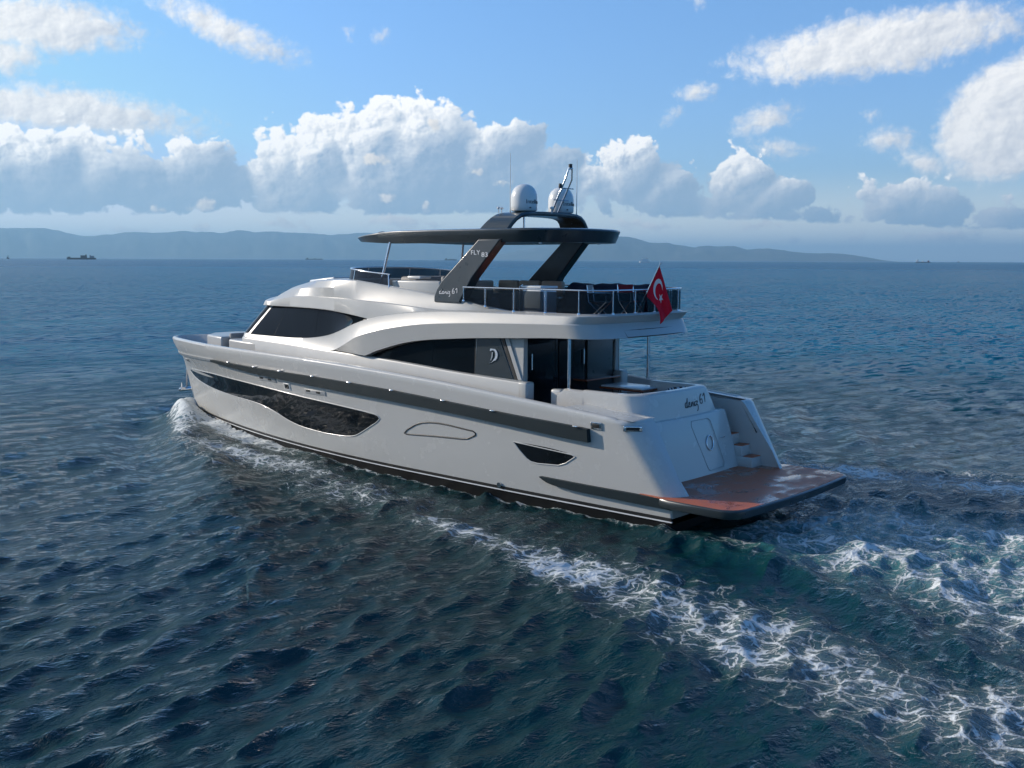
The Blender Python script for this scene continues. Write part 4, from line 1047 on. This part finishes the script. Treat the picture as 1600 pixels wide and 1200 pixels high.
# ---- after rail with smoked panels
def rail_path():
    p = [(x, 1.93) for x in np.linspace(6.9, 3.15, 30)]
    p += [(3.1 - 0.62 * math.sin(a), 1.31 + 0.62 * math.cos(a)) for a in np.linspace(0.1, PI / 2, 10)]
    p += [(2.48 - 0.08 * (1 - (y / 1.31) ** 2), y) for y in np.linspace(1.25, 0, 10)]
    return p + [(x, -y) for x, y in reversed(p[:-1])]
rp = rail_path()
RT = 5.115
rl = MB().tube([(x, y, RT) for x, y in rp], 0.020, 10).build('guard_rail', M_steel, YT, 60)
def rbase(x): return zct(x) + 0.01
d = [0]
for a, b in zip(rp[:-1], rp[1:]): d.append(d[-1] + math.hypot(a[0] - b[0], a[1] - b[1]))
half = d[-1] / 2
def rail_at(q):
    i = min(max(int(np.searchsorted(d, q)) - 1, 0), len(rp) - 2); t = (q - d[i]) / (d[i + 1] - d[i])
    return (rp[i][0] + (rp[i + 1][0] - rp[i][0]) * t, rp[i][1] + (rp[i + 1][1] - rp[i][1]) * t)
stq = [0.02, 0.79, 1.76, 2.79, 3.82, 4.70, 5.50, 6.30]
stq = stq + [d[-1] - v for v in reversed(stq)]
stq = [v for i, v in enumerate(stq) if i == 0 or v - stq[i - 1] > 0.3]
for v in stq:
    x, y = rail_at(v)
    po = MB().tube([(x, y, rbase(x) - 0.02), (x, y, RT)], 0.017, 10).build('stanchion', M_steel, rl)
    MB().lathe([(0.0, 0), (0.045, 0), (0.04, 0.03), (0.022, 0.045), (0.0, 0.045)], (x, y, rbase(x) - 0.005), 12).build('foot', M_steel, po)
for a, b in zip(stq[:-1], stq[1:]):
    P = []
    for q in np.linspace(a + 0.05, b - 0.05, 8):
        x, y = rail_at(q); P.append([(x, y, rbase(x) + 0.03), (x, y, RT - 0.05)])
    MB().quadgrid(P).build('glass_panel', M_smoke, rl, 60)

# ---- fly furniture
for nm, c, dd, mt_, bv in (('helm_console', (10.55, -0.35, 4.85), (0.75, 1.7, 0.95), M_seat, 0.08), ('chart_flap', (9.75, 0.82, 5.31), (0.55, 0.42, 0.09), M_white, 0.03), ('side_moulding', (8.95, 1.60, 4.82), (1.95, 0.24, 0.86), M_hullup, 0.05)):
    rbox(nm, c, dd, mt_, YT, bv)
hs = thing('helm_seat', 'grey upholstered helm seat on the flybridge behind the white chart flap', 'seat', (9.0, 0.3, 4.372))
rbox('seat', (0, 0, 0.55), (0.6, 1.3, 0.2), M_seat, hs, 0.07); rbox('backrest', (-0.32, 0, 0.78), (0.16, 1.3, 0.42), M_seat, hs, 0.06); rbox('pedestal', (0, 0, 0.23), (0.35, 0.7, 0.44), M_dark, hs, 0.03)
so_ = MB().box((7.6, -0.9, 4.62), (2.4, 0.7, 0.5), 0.06).build('dinette_sofa', M_seat, YT, 40)
for x in (8.25, 7.45, 6.6): rbox('backrest', (x, -1.35, 5.02), (0.76, 0.2, 0.44), M_tan, so_, 0.07)
rbox('backrest', (8.75, -0.6, 5.0), (0.2, 1.1, 0.46), M_tan, so_, 0.07)
so2 = MB().box((7.3, 1.25, 4.60), (1.5, 0.7, 0.46), 0.06).build('dinette_sofa', M_seat, YT, 40)
rbox('backrest', (7.1, 1.55, 4.95), (1.7, 0.18, 0.34), M_tan, so2, 0.07)
cab = MB().box((5.05, 1.05, 4.74), (0.66, 0.62, 0.74), 0.05).build('wet_bar', M_white, YT, 40)
rbox('lid', (5.05, 1.05, 5.14), (0.68, 0.66, 0.07), M_white, cab, 0.025)
rbox('side_unit', (5.55, 0.78, 4.70), (0.36, 0.95, 0.66), M_hullup, cab, 0.04)
MB().tube([(5.42, 1.4, 4.5), (5.42, 1.4, 5.15), (5.40, 1.3, 5.2)], 0.018, 8).build('tap', M_steel, cab)
# covered sofa along the starboard side
P = []
for x in np.linspace(2.9, 5.9, 26):
    row = []
    for a in np.linspace(0, PI, 14):
        e = 1.0 if 0.05 < (x - 2.9) / 3.0 < 0.95 else 0.55
        wob = 0.018 * math.sin(5 * x + 3 * a) + 0.010 * math.sin(13 * x - 2 * a)
        row.append((x, -1.15 + 0.52 * math.cos(a) * (1 if e == 1 else 0.9), 4.40 + (0.80 * e + wob) * (math.sin(a) ** 0.55 if 0 < a < PI else 0)))
    P.append(row)
cv = MB().quadgrid(P, cap0=True, cap1=True).build('covered_sofa', M_navy, YT, 60)
# two folding director chairs by the after rail
def chair(loc, rz, label, cloth):
    t = thing('director_chair', label, 'chair', loc, rz, 'folding chairs on the fly deck')
    for s in (1, -1):
        MB().tube([(-0.22, s * 0.26, 0), (0.22, s * 0.26, 0.44)], 0.014, 6).tube([(0.22, s * 0.26, 0), (-0.22, s * 0.26, 0.44), (-0.27, s * 0.26, 0.84)], 0.014, 6).tube([(-0.25, s * 0.26, 0.64), (0.22, s * 0.26, 0.64), (0.22, s * 0.26, 0.44)], 0.016, 6).build('frame', M_steel, t)
    P = [[(x, y, 0.44 - 0.03 * (1 - (y / 0.26) ** 2)) for y in np.linspace(-0.26, 0.26, 7)] for x in np.linspace(-0.2, 0.2, 4)]
    a = MB().quadgrid(P); a.quadgrid([[(p[0], p[1], p[2] - 0.012) for p in r] for r in P]); a.build('seat', cloth, t)
    P = [[(-0.25 - 0.03 * (1 - (y / 0.26) ** 2), y, z) for y in np.linspace(-0.26, 0.26, 7)] for z in np.linspace(0.62, 0.84, 4)]
    a = MB().quadgrid(P); a.quadgrid([[(p[0] - 0.012, p[1], p[2]) for p in r] for r in P]); a.build('backrest', cloth, t)
    return t
chair((3.35, 0.75, 4.375), PI + 0.4, 'grey director chair behind the glass panel next to the rail corner', M_seat)
chair((3.1, -0.25, 4.375), PI - 0.2, 'red canvas director chair on the fly deck beside the flag', M_redcloth)

# ---- arch legs
for s in (1, -1):
    poly = [(7.98, 4.84), (7.90, 5.02), (7.72, 5.26), (6.42, 6.34), (5.66, 6.34), (6.62, 5.34), (7.02, 4.74), (7.02, 4.70), (7.98, 4.70)]
    lg = MB().prism(poly, 1.94, 1.62, lambda u, v, w: (u, s * (w - 0.05 * max(0, v - 4.8)), v)).build('arch_leg', M_dark, YT, 30, bevel=0.025)
    if s == 1: LEG = lg
# ---- hardtop
ht_half = [(12.95, 0.0), (12.86, 0.3), (12.6, 0.68), (12.1, 1.06), (11.4, 1.40), (10.5, 1.64), (9.4, 1.80), (8.0, 1.88), (6.5, 1.89), (5.5, 1.84), (4.9, 1.72), (4.5, 1.52), (4.2, 1.2), (3.98, 0.75), (3.88, 0.35), (3.85, 0.0)]
hx = interp([(i, p[0]) for i, p in enumerate(ht_half)]); hy = interp([(i, p[1]) for i, p in enumerate(ht_half)])
out = [(hx(t), hy(t)) for t in np.linspace(0, 15, 61)]; out = out + [(x, -y) for x, y in reversed(out[1:-1])]
def hlev(sc, zf, sy=None):
    return [(8.4 + (x - 8.4) * sc, y * (sy if sy else 1 - (1 - sc) * 2.2), zf(x)) for x, y in out]
nose = lambda x: float(smooth01(x, 9.5, 12.9)); tail = lambda x: float(smooth01(-x, -5.2, -3.9))
lev = [hlev(0.55, lambda x: 6.36, 0.4), hlev(0.90, lambda x: 6.34, 0.80), hlev(0.966, lambda x: 6.255 + 0.08 * nose(x)), hlev(0.976, lambda x: 6.262 + 0.09 * nose(x)), hlev(0.99, lambda x: 6.42 - 0.01 * nose(x)), hlev(1.0, lambda x: 6.555 - 0.11 * nose(x)), hlev(0.998, lambda x: 6.585 - 0.12 * nose(x)),
       hlev(0.988, lambda x: 6.602 - 0.12 * nose(x)), hlev(0.90, lambda x: 6.625 - 0.09 * nose(x)), hlev(0.5, lambda x: 6.65, 0.35)]
ht = MB().quadgrid(lev, closed_v=True, cap0=True, cap1=True).build('hardtop', M_dark, YT, 35)
lin = hlev(0.885, lambda x: 6.325, 0.78)
b_ = MB(); b_.quadgrid([lin, [(x, y, 6.345) for x, y, z in lin]], closed_v=True, cap0=True, cap1=True); b_.build('headlining', M_white, ht, 35)
MB().lathe([(0.0, 0), (0.16, 0), (0.17, 0.05), (0.13, 0.11), (0.0, 0.13)], (11.2, 0.9, 6.50), 20).build('navigation_light', M_gasket, ht)
for s in (1, -1):
    MB().tube([(10.30 + (0.42 if s < 0 else 0), s * 1.80, 5.05), (10.02 + (0.42 if s < 0 else 0), s * 1.66, 6.30)], 0.036, 12).build('hardtop_post', M_steel, YT)
    MB().lathe([(0, 0), (0.05, 0), (0.05, 0.03), (0, 0.035)], (4.9, s * 1.2, 6.235), 12).build('downlight', M_steel, ht)
# ---- radar arch on the hardtop
pth = [(1.62, 6.52)] + [(1.57 - 0.02 * i, 6.56 + 0.05 * i) for i in range(3)]
pth = [(1.68, 6.50), (1.60, 6.62), (1.50, 6.74), (1.38, 6.85), (1.22, 6.94), (1.02, 6.985), (0.8, 7.0), (0.4, 7.01)]
pth = pth + [(0.0, 7.012)] + [(-y, z) for y, z in reversed(pth)]
P = []
for i, (y, z) in enumerate(pth):
    a = Vector(pth[max(0, i - 1)]); b = Vector(pth[min(len(pth) - 1, i + 1)]); t = (b - a).normalized(); nr = Vector((-t.y, t.x)) * -1
    if nr.y < 0 and abs(y) < 0.5: nr = -nr
    f = min(1, max(0, (z - 6.5) / 0.5)); xf, xa = 6.58 - 0.25 * f, 5.62 - 0.10 * f; th = 0.055
    P.append([(xf, y + nr.x * th, z + nr.y * th), (xf + 0.02, y, z), (xf, y - nr.x * th, z - nr.y * th), (xa, y - nr.x * th, z - nr.y * th), (xa - 0.02, y, z), (xa, y + nr.x * th, z + nr.y * th)])
ra = MB().quadgrid(P, closed_v=True, cap0=True, cap1=True).build('radar_arch', M_dark, YT, 40)
MB().tube([(5.85, 0.75, 6.60), (5.85, 0.75, 6.99)], 0.03, 10).build('cable_post', M_steel, ra)

# ---- lettering helpers
def text_mesh(body, size, extrude=0.004, shear=0.0, space=1.0):
    cu = bpy.data.curves.new('lettering', 'FONT'); cu.body = body; cu.size = size; cu.extrude = extrude; cu.shear = shear; cu.space_character = space
    cu.align_x = 'CENTER'; cu.align_y = 'CENTER'
    o = bpy.data.objects.new('lettering', cu); COL.objects.link(o)
    bpy.context.view_layer.update()
    me = bpy.data.meshes.new_from_object(o.evaluated_get(bpy.context.evaluated_depsgraph_get()))
    bpy.data.objects.remove(o); bpy.data.curves.remove(cu)
    return me
def text_on(name, body, size, fn, mat, parent, **k):
    """text whose flat (u, v, w) coordinates are laid on a surface by fn"""
    me = text_mesh(body, size, **k); me.name = name
    for v in me.vertices: v.co = Vector(fn(v.co.x, v.co.y, v.co.z))
    me.materials.clear(); me.materials.append(mat)
    o = bpy.data.objects.new(name, me); COL.objects.link(o); o.parent = parent
    return o
# handwriting strokes for the boat's name, unit = x-height
NAME = [
    [(0.62, 0.95), (0.40, 1.0), (0.12, 0.62), (0.10, 0.15), (0.32, 0.02), (0.55, 0.35), (0.86, 1.9), (0.70, 1.2), (0.58, 0.3), (0.70, 0.0), (0.9, 0.22)],
    [(0.9, 0.22), (1.15, 0.5), (1.42, 0.72), (1.38, 0.98), (1.20, 0.92), (1.10, 0.45), (1.20, 0.05), (1.45, 0.05), (1.75, 0.4)],
    [(1.75, 0.4), (1.95, 0.95), (1.86, 0.05), (2.1, 0.7), (2.34, 0.95), (2.36, 0.5), (2.40, 0.05), (2.62, 0.25)],
    [(2.62, 0.25), (2.82, 0.95), (2.78, 0.1), (2.98, 0.12), (3.1, 0.3)], [(2.92, 1.35), (2.97, 1.42)],
    [(3.05, 0.85), (3.3, 0.98), (3.62, 0.92), (3.35, 0.5), (3.2, 0.2), (3.55, 0.22), (3.62, -0.2), (3.45, -0.85), (3.2, -1.0)],
    [(4.95, 2.3), (4.55, 1.7), (4.38, 0.9), (4.5, 0.35), (4.85, 0.30), (5.08, 0.75), (4.95, 1.2), (4.6, 1.15), (4.42, 0.85)],
    [(5.42, 1.72), (5.62, 1.95), (5.95, 2.35)], [(5.95, 2.35), (5.96, 1.5), (5.86, 0.40)],
]
def script(name, fn, mat, parent, w=0.10, th=0.006):
    mb = MB()
    for stx in NAME:
        ix = interp([(i, p[0]) for i, p in enumerate(stx)]); iy_ = interp([(i, p[1]) for i, p in enumerate(stx)])
        n = (len(stx) - 1) * 6 + 1
        pts = [(ix(t), iy_(t)) for t in np.linspace(0, len(stx) - 1, n)]
        rows = []
        for i, (x, y) in enumerate(pts):
            a = pts[max(0, i - 1)]; b = pts[min(n - 1, i + 1)]; l = math.hypot(b[0] - a[0], b[1] - a[1]) or 1
            nx, ny = -(b[1] - a[1]) / l, (b[0] - a[0]) / l
            q = w * (0.75 + 0.35 * abs(ny)) * (0.6 if i in (0, n - 1) else 1)
            rows.append([fn(x + nx * q, y + ny * q, th), fn(x - nx * q, y - ny * q, th), fn(x - nx * q, y - ny * q, -0.002), fn(x + nx * q, y + ny * q, -0.002)])
        mb.quadgrid(rows, closed_v=True, cap0=True, cap1=True)
    return mb.build(name, mat, parent, 60)
# on the transom: u runs to starboard
def trtop(y, z):
    t = (z - 2.14) / 0.46
    return 1.24 + 0.09 * t - 0.06 * math.sin(PI * min(1, max(0, (1.3 - y) / 2.3)))
script('boat_name', lambda u, v, w: (trtop(0.16 - u * 0.165, 2.33 + v * 0.115) - w - 0.004, 0.16 - u * 0.165, 2.33 + v * 0.115), M_ink, trm, 0.10)
# on the port arch leg: u runs aft
def legy(z): return 1.94 - 0.05 * max(0, z - 4.8)
script('boat_name', lambda u, v, w: (7.78 - u * 0.112, legy(4.92) + w, 4.925 + v * 0.068), M_letter, LEG, 0.11)
text_on('model_lettering', 'FLY', 0.16, lambda u, v, w: (6.50 - u * 1.35, legy(6.0) + 0.004 + w, 6.00 + v), M_letter, LEG)
text_on('model_lettering', '83', 0.16, lambda u, v, w: (6.17 - u * 1.5, legy(5.945) + 0.004 + w, 5.945 + v), M_letter, LEG)
# faint chrome letters on the stern of the fly deck are too worn to read: left as a thin bright moulding
# ---- radomes
for s, in ((1,), (-1,)):
    c = (5.85, s * 0.75, 7.05)
    prof = [(0.0, 0), (0.22, 0.0), (0.315, 0.02), (0.34, 0.05), (0.345, 0.16), (0.345, 0.36), (0.335, 0.44), (0.31, 0.52), (0.265, 0.60), (0.20, 0.66), (0.11, 0.70), (0.0, 0.712)]
    rd = MB().lathe(prof, c, 40).build('radome', M_white, YT, 50)
    a0 = math.radians(128)      # lettering faces aft and to port
    text_on('maker_lettering', 'Intellian', 0.15, lambda u, v, w: (c[0] + (0.347 + w) * math.cos(math.radians(178) + u / 0.347), c[1] + (0.347 + w) * math.sin(math.radians(178) + u / 0.347), c[2] + 0.25 + v), M_ink, rd)
    MB().box((c[0] - 0.33, c[1] + 0.13, c[2] + 0.10), (0.02, 0.05, 0.03), 0.005).build('badge', M_gasket, rd)
# ---- ladder mast with lights
ms = MB()
for dy in (-0.08, -0.34):
    ms.tube([(5.64, dy, 7.02), (5.16, dy, 7.90), (5.10, dy * 0.5 - 0.105, 8.18)], [0.026, 0.024, 0.022], 8)
ms.tube([(5.10, -0.14, 8.18), (5.10, -0.28, 8.18)], 0.03, 8)
for z in (7.38, 7.68): x = 5.64 - (z - 7.02) * 0.545; ms.tube([(x, 0.04, z), (x, -0.56, z)], 0.014, 6)
mast = ms.build('light_mast', M_steel, YT, 50)
MB().lathe([(0, 0), (0.05, 0), (0.05, 0.09), (0, 0.1)], (5.10, -0.21, 8.20), 12).build('masthead_light', M_gasket, mast)
MB().lathe([(0, 0), (0.05, 0), (0.04, 0.10), (0, 0.11)], (5.28, -0.02, 7.69), 12).build('anchor_light', M_gasket, mast)
for x, y, h in ((6.15, 0.95, 8.55), (5.55, -1.05, 8.5)):
    a_ = MB().tube([(x, y, 6.98), (x, y, 7.15), (x, y, h)], [0.02, 0.012, 0.005], 8).build('whip_antenna', M_white, YT)
for x, y in ((5.3, 0.28), (5.4, 0.18), (6.4, 1.12), (6.5, 0.9)):
    MB().lathe([(0, 0), (0.012, 0), (0.012, 0.1), (0.05, 0.11), (0.045, 0.15), (0, 0.17)], (x, y, 7.03), 12).build('aerial', M_white, YT)

# ---- things standing in the cockpit
tb = thing('cockpit_table', 'pale topped dining table with red wooden edge in the cockpit', 'table', (3.45, -0.75, 1.87))
rbox('tabletop', (0, 0, 0.72), (1.30, 0.86, 0.035), M_white, tb, 0.012); rbox('edge', (0, 0, 0.675), (1.36, 0.92, 0.055), M_wood, tb, 0.015)
for x in (-0.35, 0.35): MB().lathe([(0, 0), (0.2, 0), (0.2, 0.02), (0.05, 0.05), (0.045, 0.62), (0.12, 0.65), (0, 0.65)], (x, 0, 0), 20).build('leg', M_steel, tb)
st_ = MB().box((1.98, 0.3, 2.08), (0.62, 2.4, 0.40), 0.06).build('cockpit_settee', M_taupe, YT, 40)
rbox('backrest', (1.74, 0.3, 2.42), (0.14, 2.3, 0.36), M_taupe, st_, 0.05)
for i, (x, y, rz, lb) in enumerate(((2.02, -0.30, 0.2, 'checkered throw cushion nearest the table on the cockpit settee'), (1.98, -0.66, -0.25, 'checkered throw cushion leaning behind its twin at the stair end'))):
    cu = bpy.data.meshes.new('throw_cushion')
    bm = bmesh.new(); bmesh.ops.create_grid(bm, x_segments=10, y_segments=10, size=0.22)
    top = [v for v in bm.verts]
    for v in top: v.co.z = 0.085 * max(0, 1 - (abs(v.co.x) / 0.22) ** 2.5) ** 0.5 * max(0, 1 - (abs(v.co.y) / 0.22) ** 2.5) ** 0.5
    g2 = bmesh.ops.duplicate(bm, geom=bm.verts[:] + bm.edges[:] + bm.faces[:])
    for v in [e for e in g2['geom'] if isinstance(e, bmesh.types.BMVert)]: v.co.z = -v.co.z
    bmesh.ops.remove_doubles(bm, verts=bm.verts, dist=1e-4); bmesh.ops.recalc_face_normals(bm, faces=bm.faces); bm.to_mesh(cu); bm.free()
    cu.materials.append(M_check); cu.polygons.foreach_set('use_smooth', [True] * len(cu.polygons))
    o = bpy.data.objects.new('throw_cushion', cu); COL.objects.link(o); o.location = (x, y, 2.50); o.rotation_euler = (0, math.radians(72), rz)
    tag(o, lb, 'cushion', 'checkered cushions on the settee')

# ---- ensign on its raked staff
fl = thing('ensign', 'red flag with white crescent and star drooping from a raked stern staff', 'flag', (2.60, 0.20, 4.55))
O = Vector((2.60, 0.20, 4.55))
A, B_, Cc, D_ = Vector((2.12, 0.03, 5.70)), Vector((2.44, 0.14, 4.98)), Vector((2.02, -0.42, 4.60)), Vector((2.16, -0.10, 4.27))
MB().tube([Vector((2.62, 0.20, 4.55)) - O, Vector((2.09, 0.03, 5.76)) - O], [0.02, 0.014], 10).lathe([(0, 0), (0.03, 0.01), (0.03, 0.04), (0, 0.06)], tuple(Vector((2.085, 0.03, 5.74)) - O), 12).build('flag_staff', M_steel, fl)
def cloth(s, t, w=0.0):
    p = (A * (1 - s) + B_ * s) * (1 - t) + (Cc * (1 - s) + D_ * s) * t
    bow = math.sin(PI * t) * (s ** 3) * 0.14
    p = p + Vector((-0.66, -0.75, 0)).normalized() * 0.0 + Vector((-0.3, -bow * 0.75 / 0.8, 0.02 * math.sin(PI * t)))*1.0 * 0 + Vector((-bow * 0.65, -bow * 0.7, 0))
    fold = 0.055 * math.sin(6.2 * s + 2.1 * t + 0.4) * t ** 0.6 + 0.025 * math.sin(14 * s - 3 * t) * t
    return p + Vector((-0.66, 0.75, 0)) * (fold + w)
P = [[cloth(s, t) - O for t in np.linspace(0, 1, 40)] for s in np.linspace(0, 1, 36)]
ck = MB().quadgrid(P)
cl_ = ck.build('cloth', M_red, fl, 179)
sol = cl_.modifiers.new('thickness', 'SOLIDIFY'); sol.thickness = 0.004; sol.offset = 0
def flagmark(name, fan):
    for w in (0.006, -0.006):
        mb = MB()
        for poly in fan:
            b = len(mb.v); mb.v.extend([tuple(cloth(s, t, w) - O) for s, t in poly]); mb.f.append(list(range(b, b + len(poly))))
        mb.build(name, M_flagwhite, cl_, 179)
ho, le = 0.80, 1.20       # hoist and fly, metres
def uv(a, b): return (0.42 + a / ho, 0.30 + b / le)
oc = [(0.235 * math.sin(a), 0.235 * -math.cos(a)) for a in np.linspace(-2.36, 2.36, 30)]
ic = [(0.185 * math.sin(a), 0.062 + 0.185 * -math.cos(a)) for a in np.linspace(-2.05, 2.05, 30)]
flagmark('crescent', [[uv(*oc[i]), uv(*oc[i + 1]), uv(*ic[i + 1]), uv(*ic[i])] for i in range(29)])
sr = []
for k in range(10):
    a = PI * k / 5 + PI; r = 0.13 if k % 2 == 0 else 0.052
    sr.append((r * math.sin(a), 0.27 + r * math.cos(a)))
flagmark('star', [[uv(0, 0.27), uv(*sr[k]), uv(*sr[(k + 1) % 10])] for k in range(10)])

# ------------------------------------------------------------------ ships on the horizon
M_shipdark = simple('ship_dark_hull', (0.030, 0.025, 0.035), 0.6, 0, 0, 0.3, 0.2, 0.02)
M_shipwhite = simple('ship_white', (0.85, 0.83, 0.80), 0.5, 0, 0, 0.3, 0.05, 0.05)
M_shipgrey = simple('ship_grey', (0.22, 0.24, 0.26), 0.6, 0, 0, 0.3, 0.1, 0.05)
M_shipred = simple('ship_red_paint', (0.22, 0.04, 0.03), 0.6, 0, 0, 0.3, 0.1, 0.05)
def ship(name, label, cat, u, dist, length_px, hull_h, hull_mat, blocks, flip=1):
    k = dist / FPX; L = length_px * k
    t = thing(name, label, cat, tuple(at_px(u, dist)), YAW - PI / 2 - math.atan((u - 800) / FPX))
    f = flip
    pl = [(-0.5, 0.055), (0.36, 0.07), (0.46, 0.035), (0.5, 0), (0.46, -0.035), (0.36, -0.07), (-0.5, -0.055)]
    P = [[(f * x * L * (1 if z > 0 else 0.97), y * L * (1 if z > 0 else 0.8), z * k + (0.10 * hull_h * k if x > 0.4 and z > 0 else 0)) for x, y in pl] for z in (-0.3, 0.02, hull_h)]
    MB().quadgrid(P, closed_v=True, cap0=True, cap1=True).build('hull', hull_mat, t, 30)
    for nm, x, w, z0, z1, mt_ in blocks:
        MB().box((f * x * L, 0, (z0 + z1) / 2 * k), (w * L, max(0.06 * L if w > 0.03 else w * L, 1), (z1 - z0) * k), 0.15 * k * min(w * 10, 1)).build(nm, mt_, t, 30)
    return t
ship('cargo_ship', 'long dark cargo ship with a domed load, left on the horizon', 'ship', 131, 4200, 39, 2.6, M_shipdark, [('forecastle', 0.42, 0.10, 2.4, 4.0, M_shipdark), ('deck_load', -0.08, 0.22, 2.4, 6.0, M_shipdark), ('crane', -0.16, 0.05, 2.4, 7.2, M_shipdark), ('bridge', -0.36, 0.16, 2.4, 5.4, M_shipgrey), ('funnel', -0.30, 0.04, 5.2, 6.6, M_shipgrey)], -1)
ship('sailing_boat', 'tiny dark upright sail at the far left edge of the sea', 'boat', 17, 5200, 3.4, 1.6, M_shipdark, [('cabin', -0.1, 0.5, 1.5, 2.6, M_shipdark), ('mast', 0.05, 0.22, 2.4, 5.0, M_shipdark)])
ship('tanker', 'low dark tanker lying left of the hardtop on the horizon', 'ship', 492, 8500, 26, 1.2, M_shipdark, [('bridge', -0.38, 0.10, 1.1, 2.8, M_shipdark), ('manifold', 0.05, 0.12, 1.1, 1.9, M_shipdark), ('foremast', 0.40, 0.02, 1.1, 2.6, M_shipdark)])
ship('barge', 'dark low freighter seen between the hardtop post and arch leg', 'ship', 704, 8000, 19, 1.4, M_shipdark, [('bridge', -0.36, 0.14, 1.3, 3.0, M_shipdark), ('hatch_cover', 0.08, 0.5, 1.3, 1.9, M_shipdark)])
ship('ferry', 'white passenger ferry on the horizon above the red flag', 'ship', 1005, 2600, 16, 2.4, M_shipwhite, [('deckhouse', -0.02, 0.74, 2.3, 4.2, M_shipwhite), ('upper_deck', -0.02, 0.5, 4.1, 5.6, M_shipwhite), ('bridge', 0.20, 0.14, 5.4, 6.6, M_shipwhite), ('funnel', -0.22, 0.08, 5.4, 7.4, M_shipgrey)], -1)
ship('freighter', 'grey and white freighter far right on the horizon', 'ship', 1437, 5000, 20, 1.6, M_shipgrey, [('bridge', -0.38, 0.16, 1.5, 4.6, M_shipwhite), ('hatch_cover', 0.0, 0.14, 1.5, 2.8, M_shipwhite), ('crane', 0.36, 0.12, 1.5, 3.4, M_shipred)], 1)
ship('fishing_boat', 'tiny dark speck of a boat rightmost on the horizon', 'boat', 1492, 7500, 3.0, 0.9, M_shipgrey, [('wheelhouse', -0.15, 0.35, 0.8, 2.0, M_shipgrey), ('mast', 0.2, 0.1, 0.8, 2.6, M_shipgrey)])

# ------------------------------------------------------------------ sea haze
HZ = 62000.0
hz = MB().box((0, 0, 450), (2 * HZ, 2 * HZ, 906)).build('haze', None, None, smooth=False)
hz['kind'] = 'stuff'
hm = bpy.data.materials.new('sea_haze'); hm.use_nodes = True
hm.node_tree.nodes.clear()
pv = hm.node_tree.nodes.new('ShaderNodeVolumePrincipled'); ho_ = hm.node_tree.nodes.new('ShaderNodeOutputMaterial')
pv.inputs['Color'].default_value = (0.42, 0.74, 1.0, 1); pv.inputs['Density'].default_value = 5.2e-5; pv.inputs['Anisotropy'].default_value = 0.2
hm.node_tree.links.new(pv.outputs[0], ho_.inputs['Volume'])
hz.data.materials.clear(); hz.data.materials.append(hm)
hm.cycles.homogeneous_volume = True
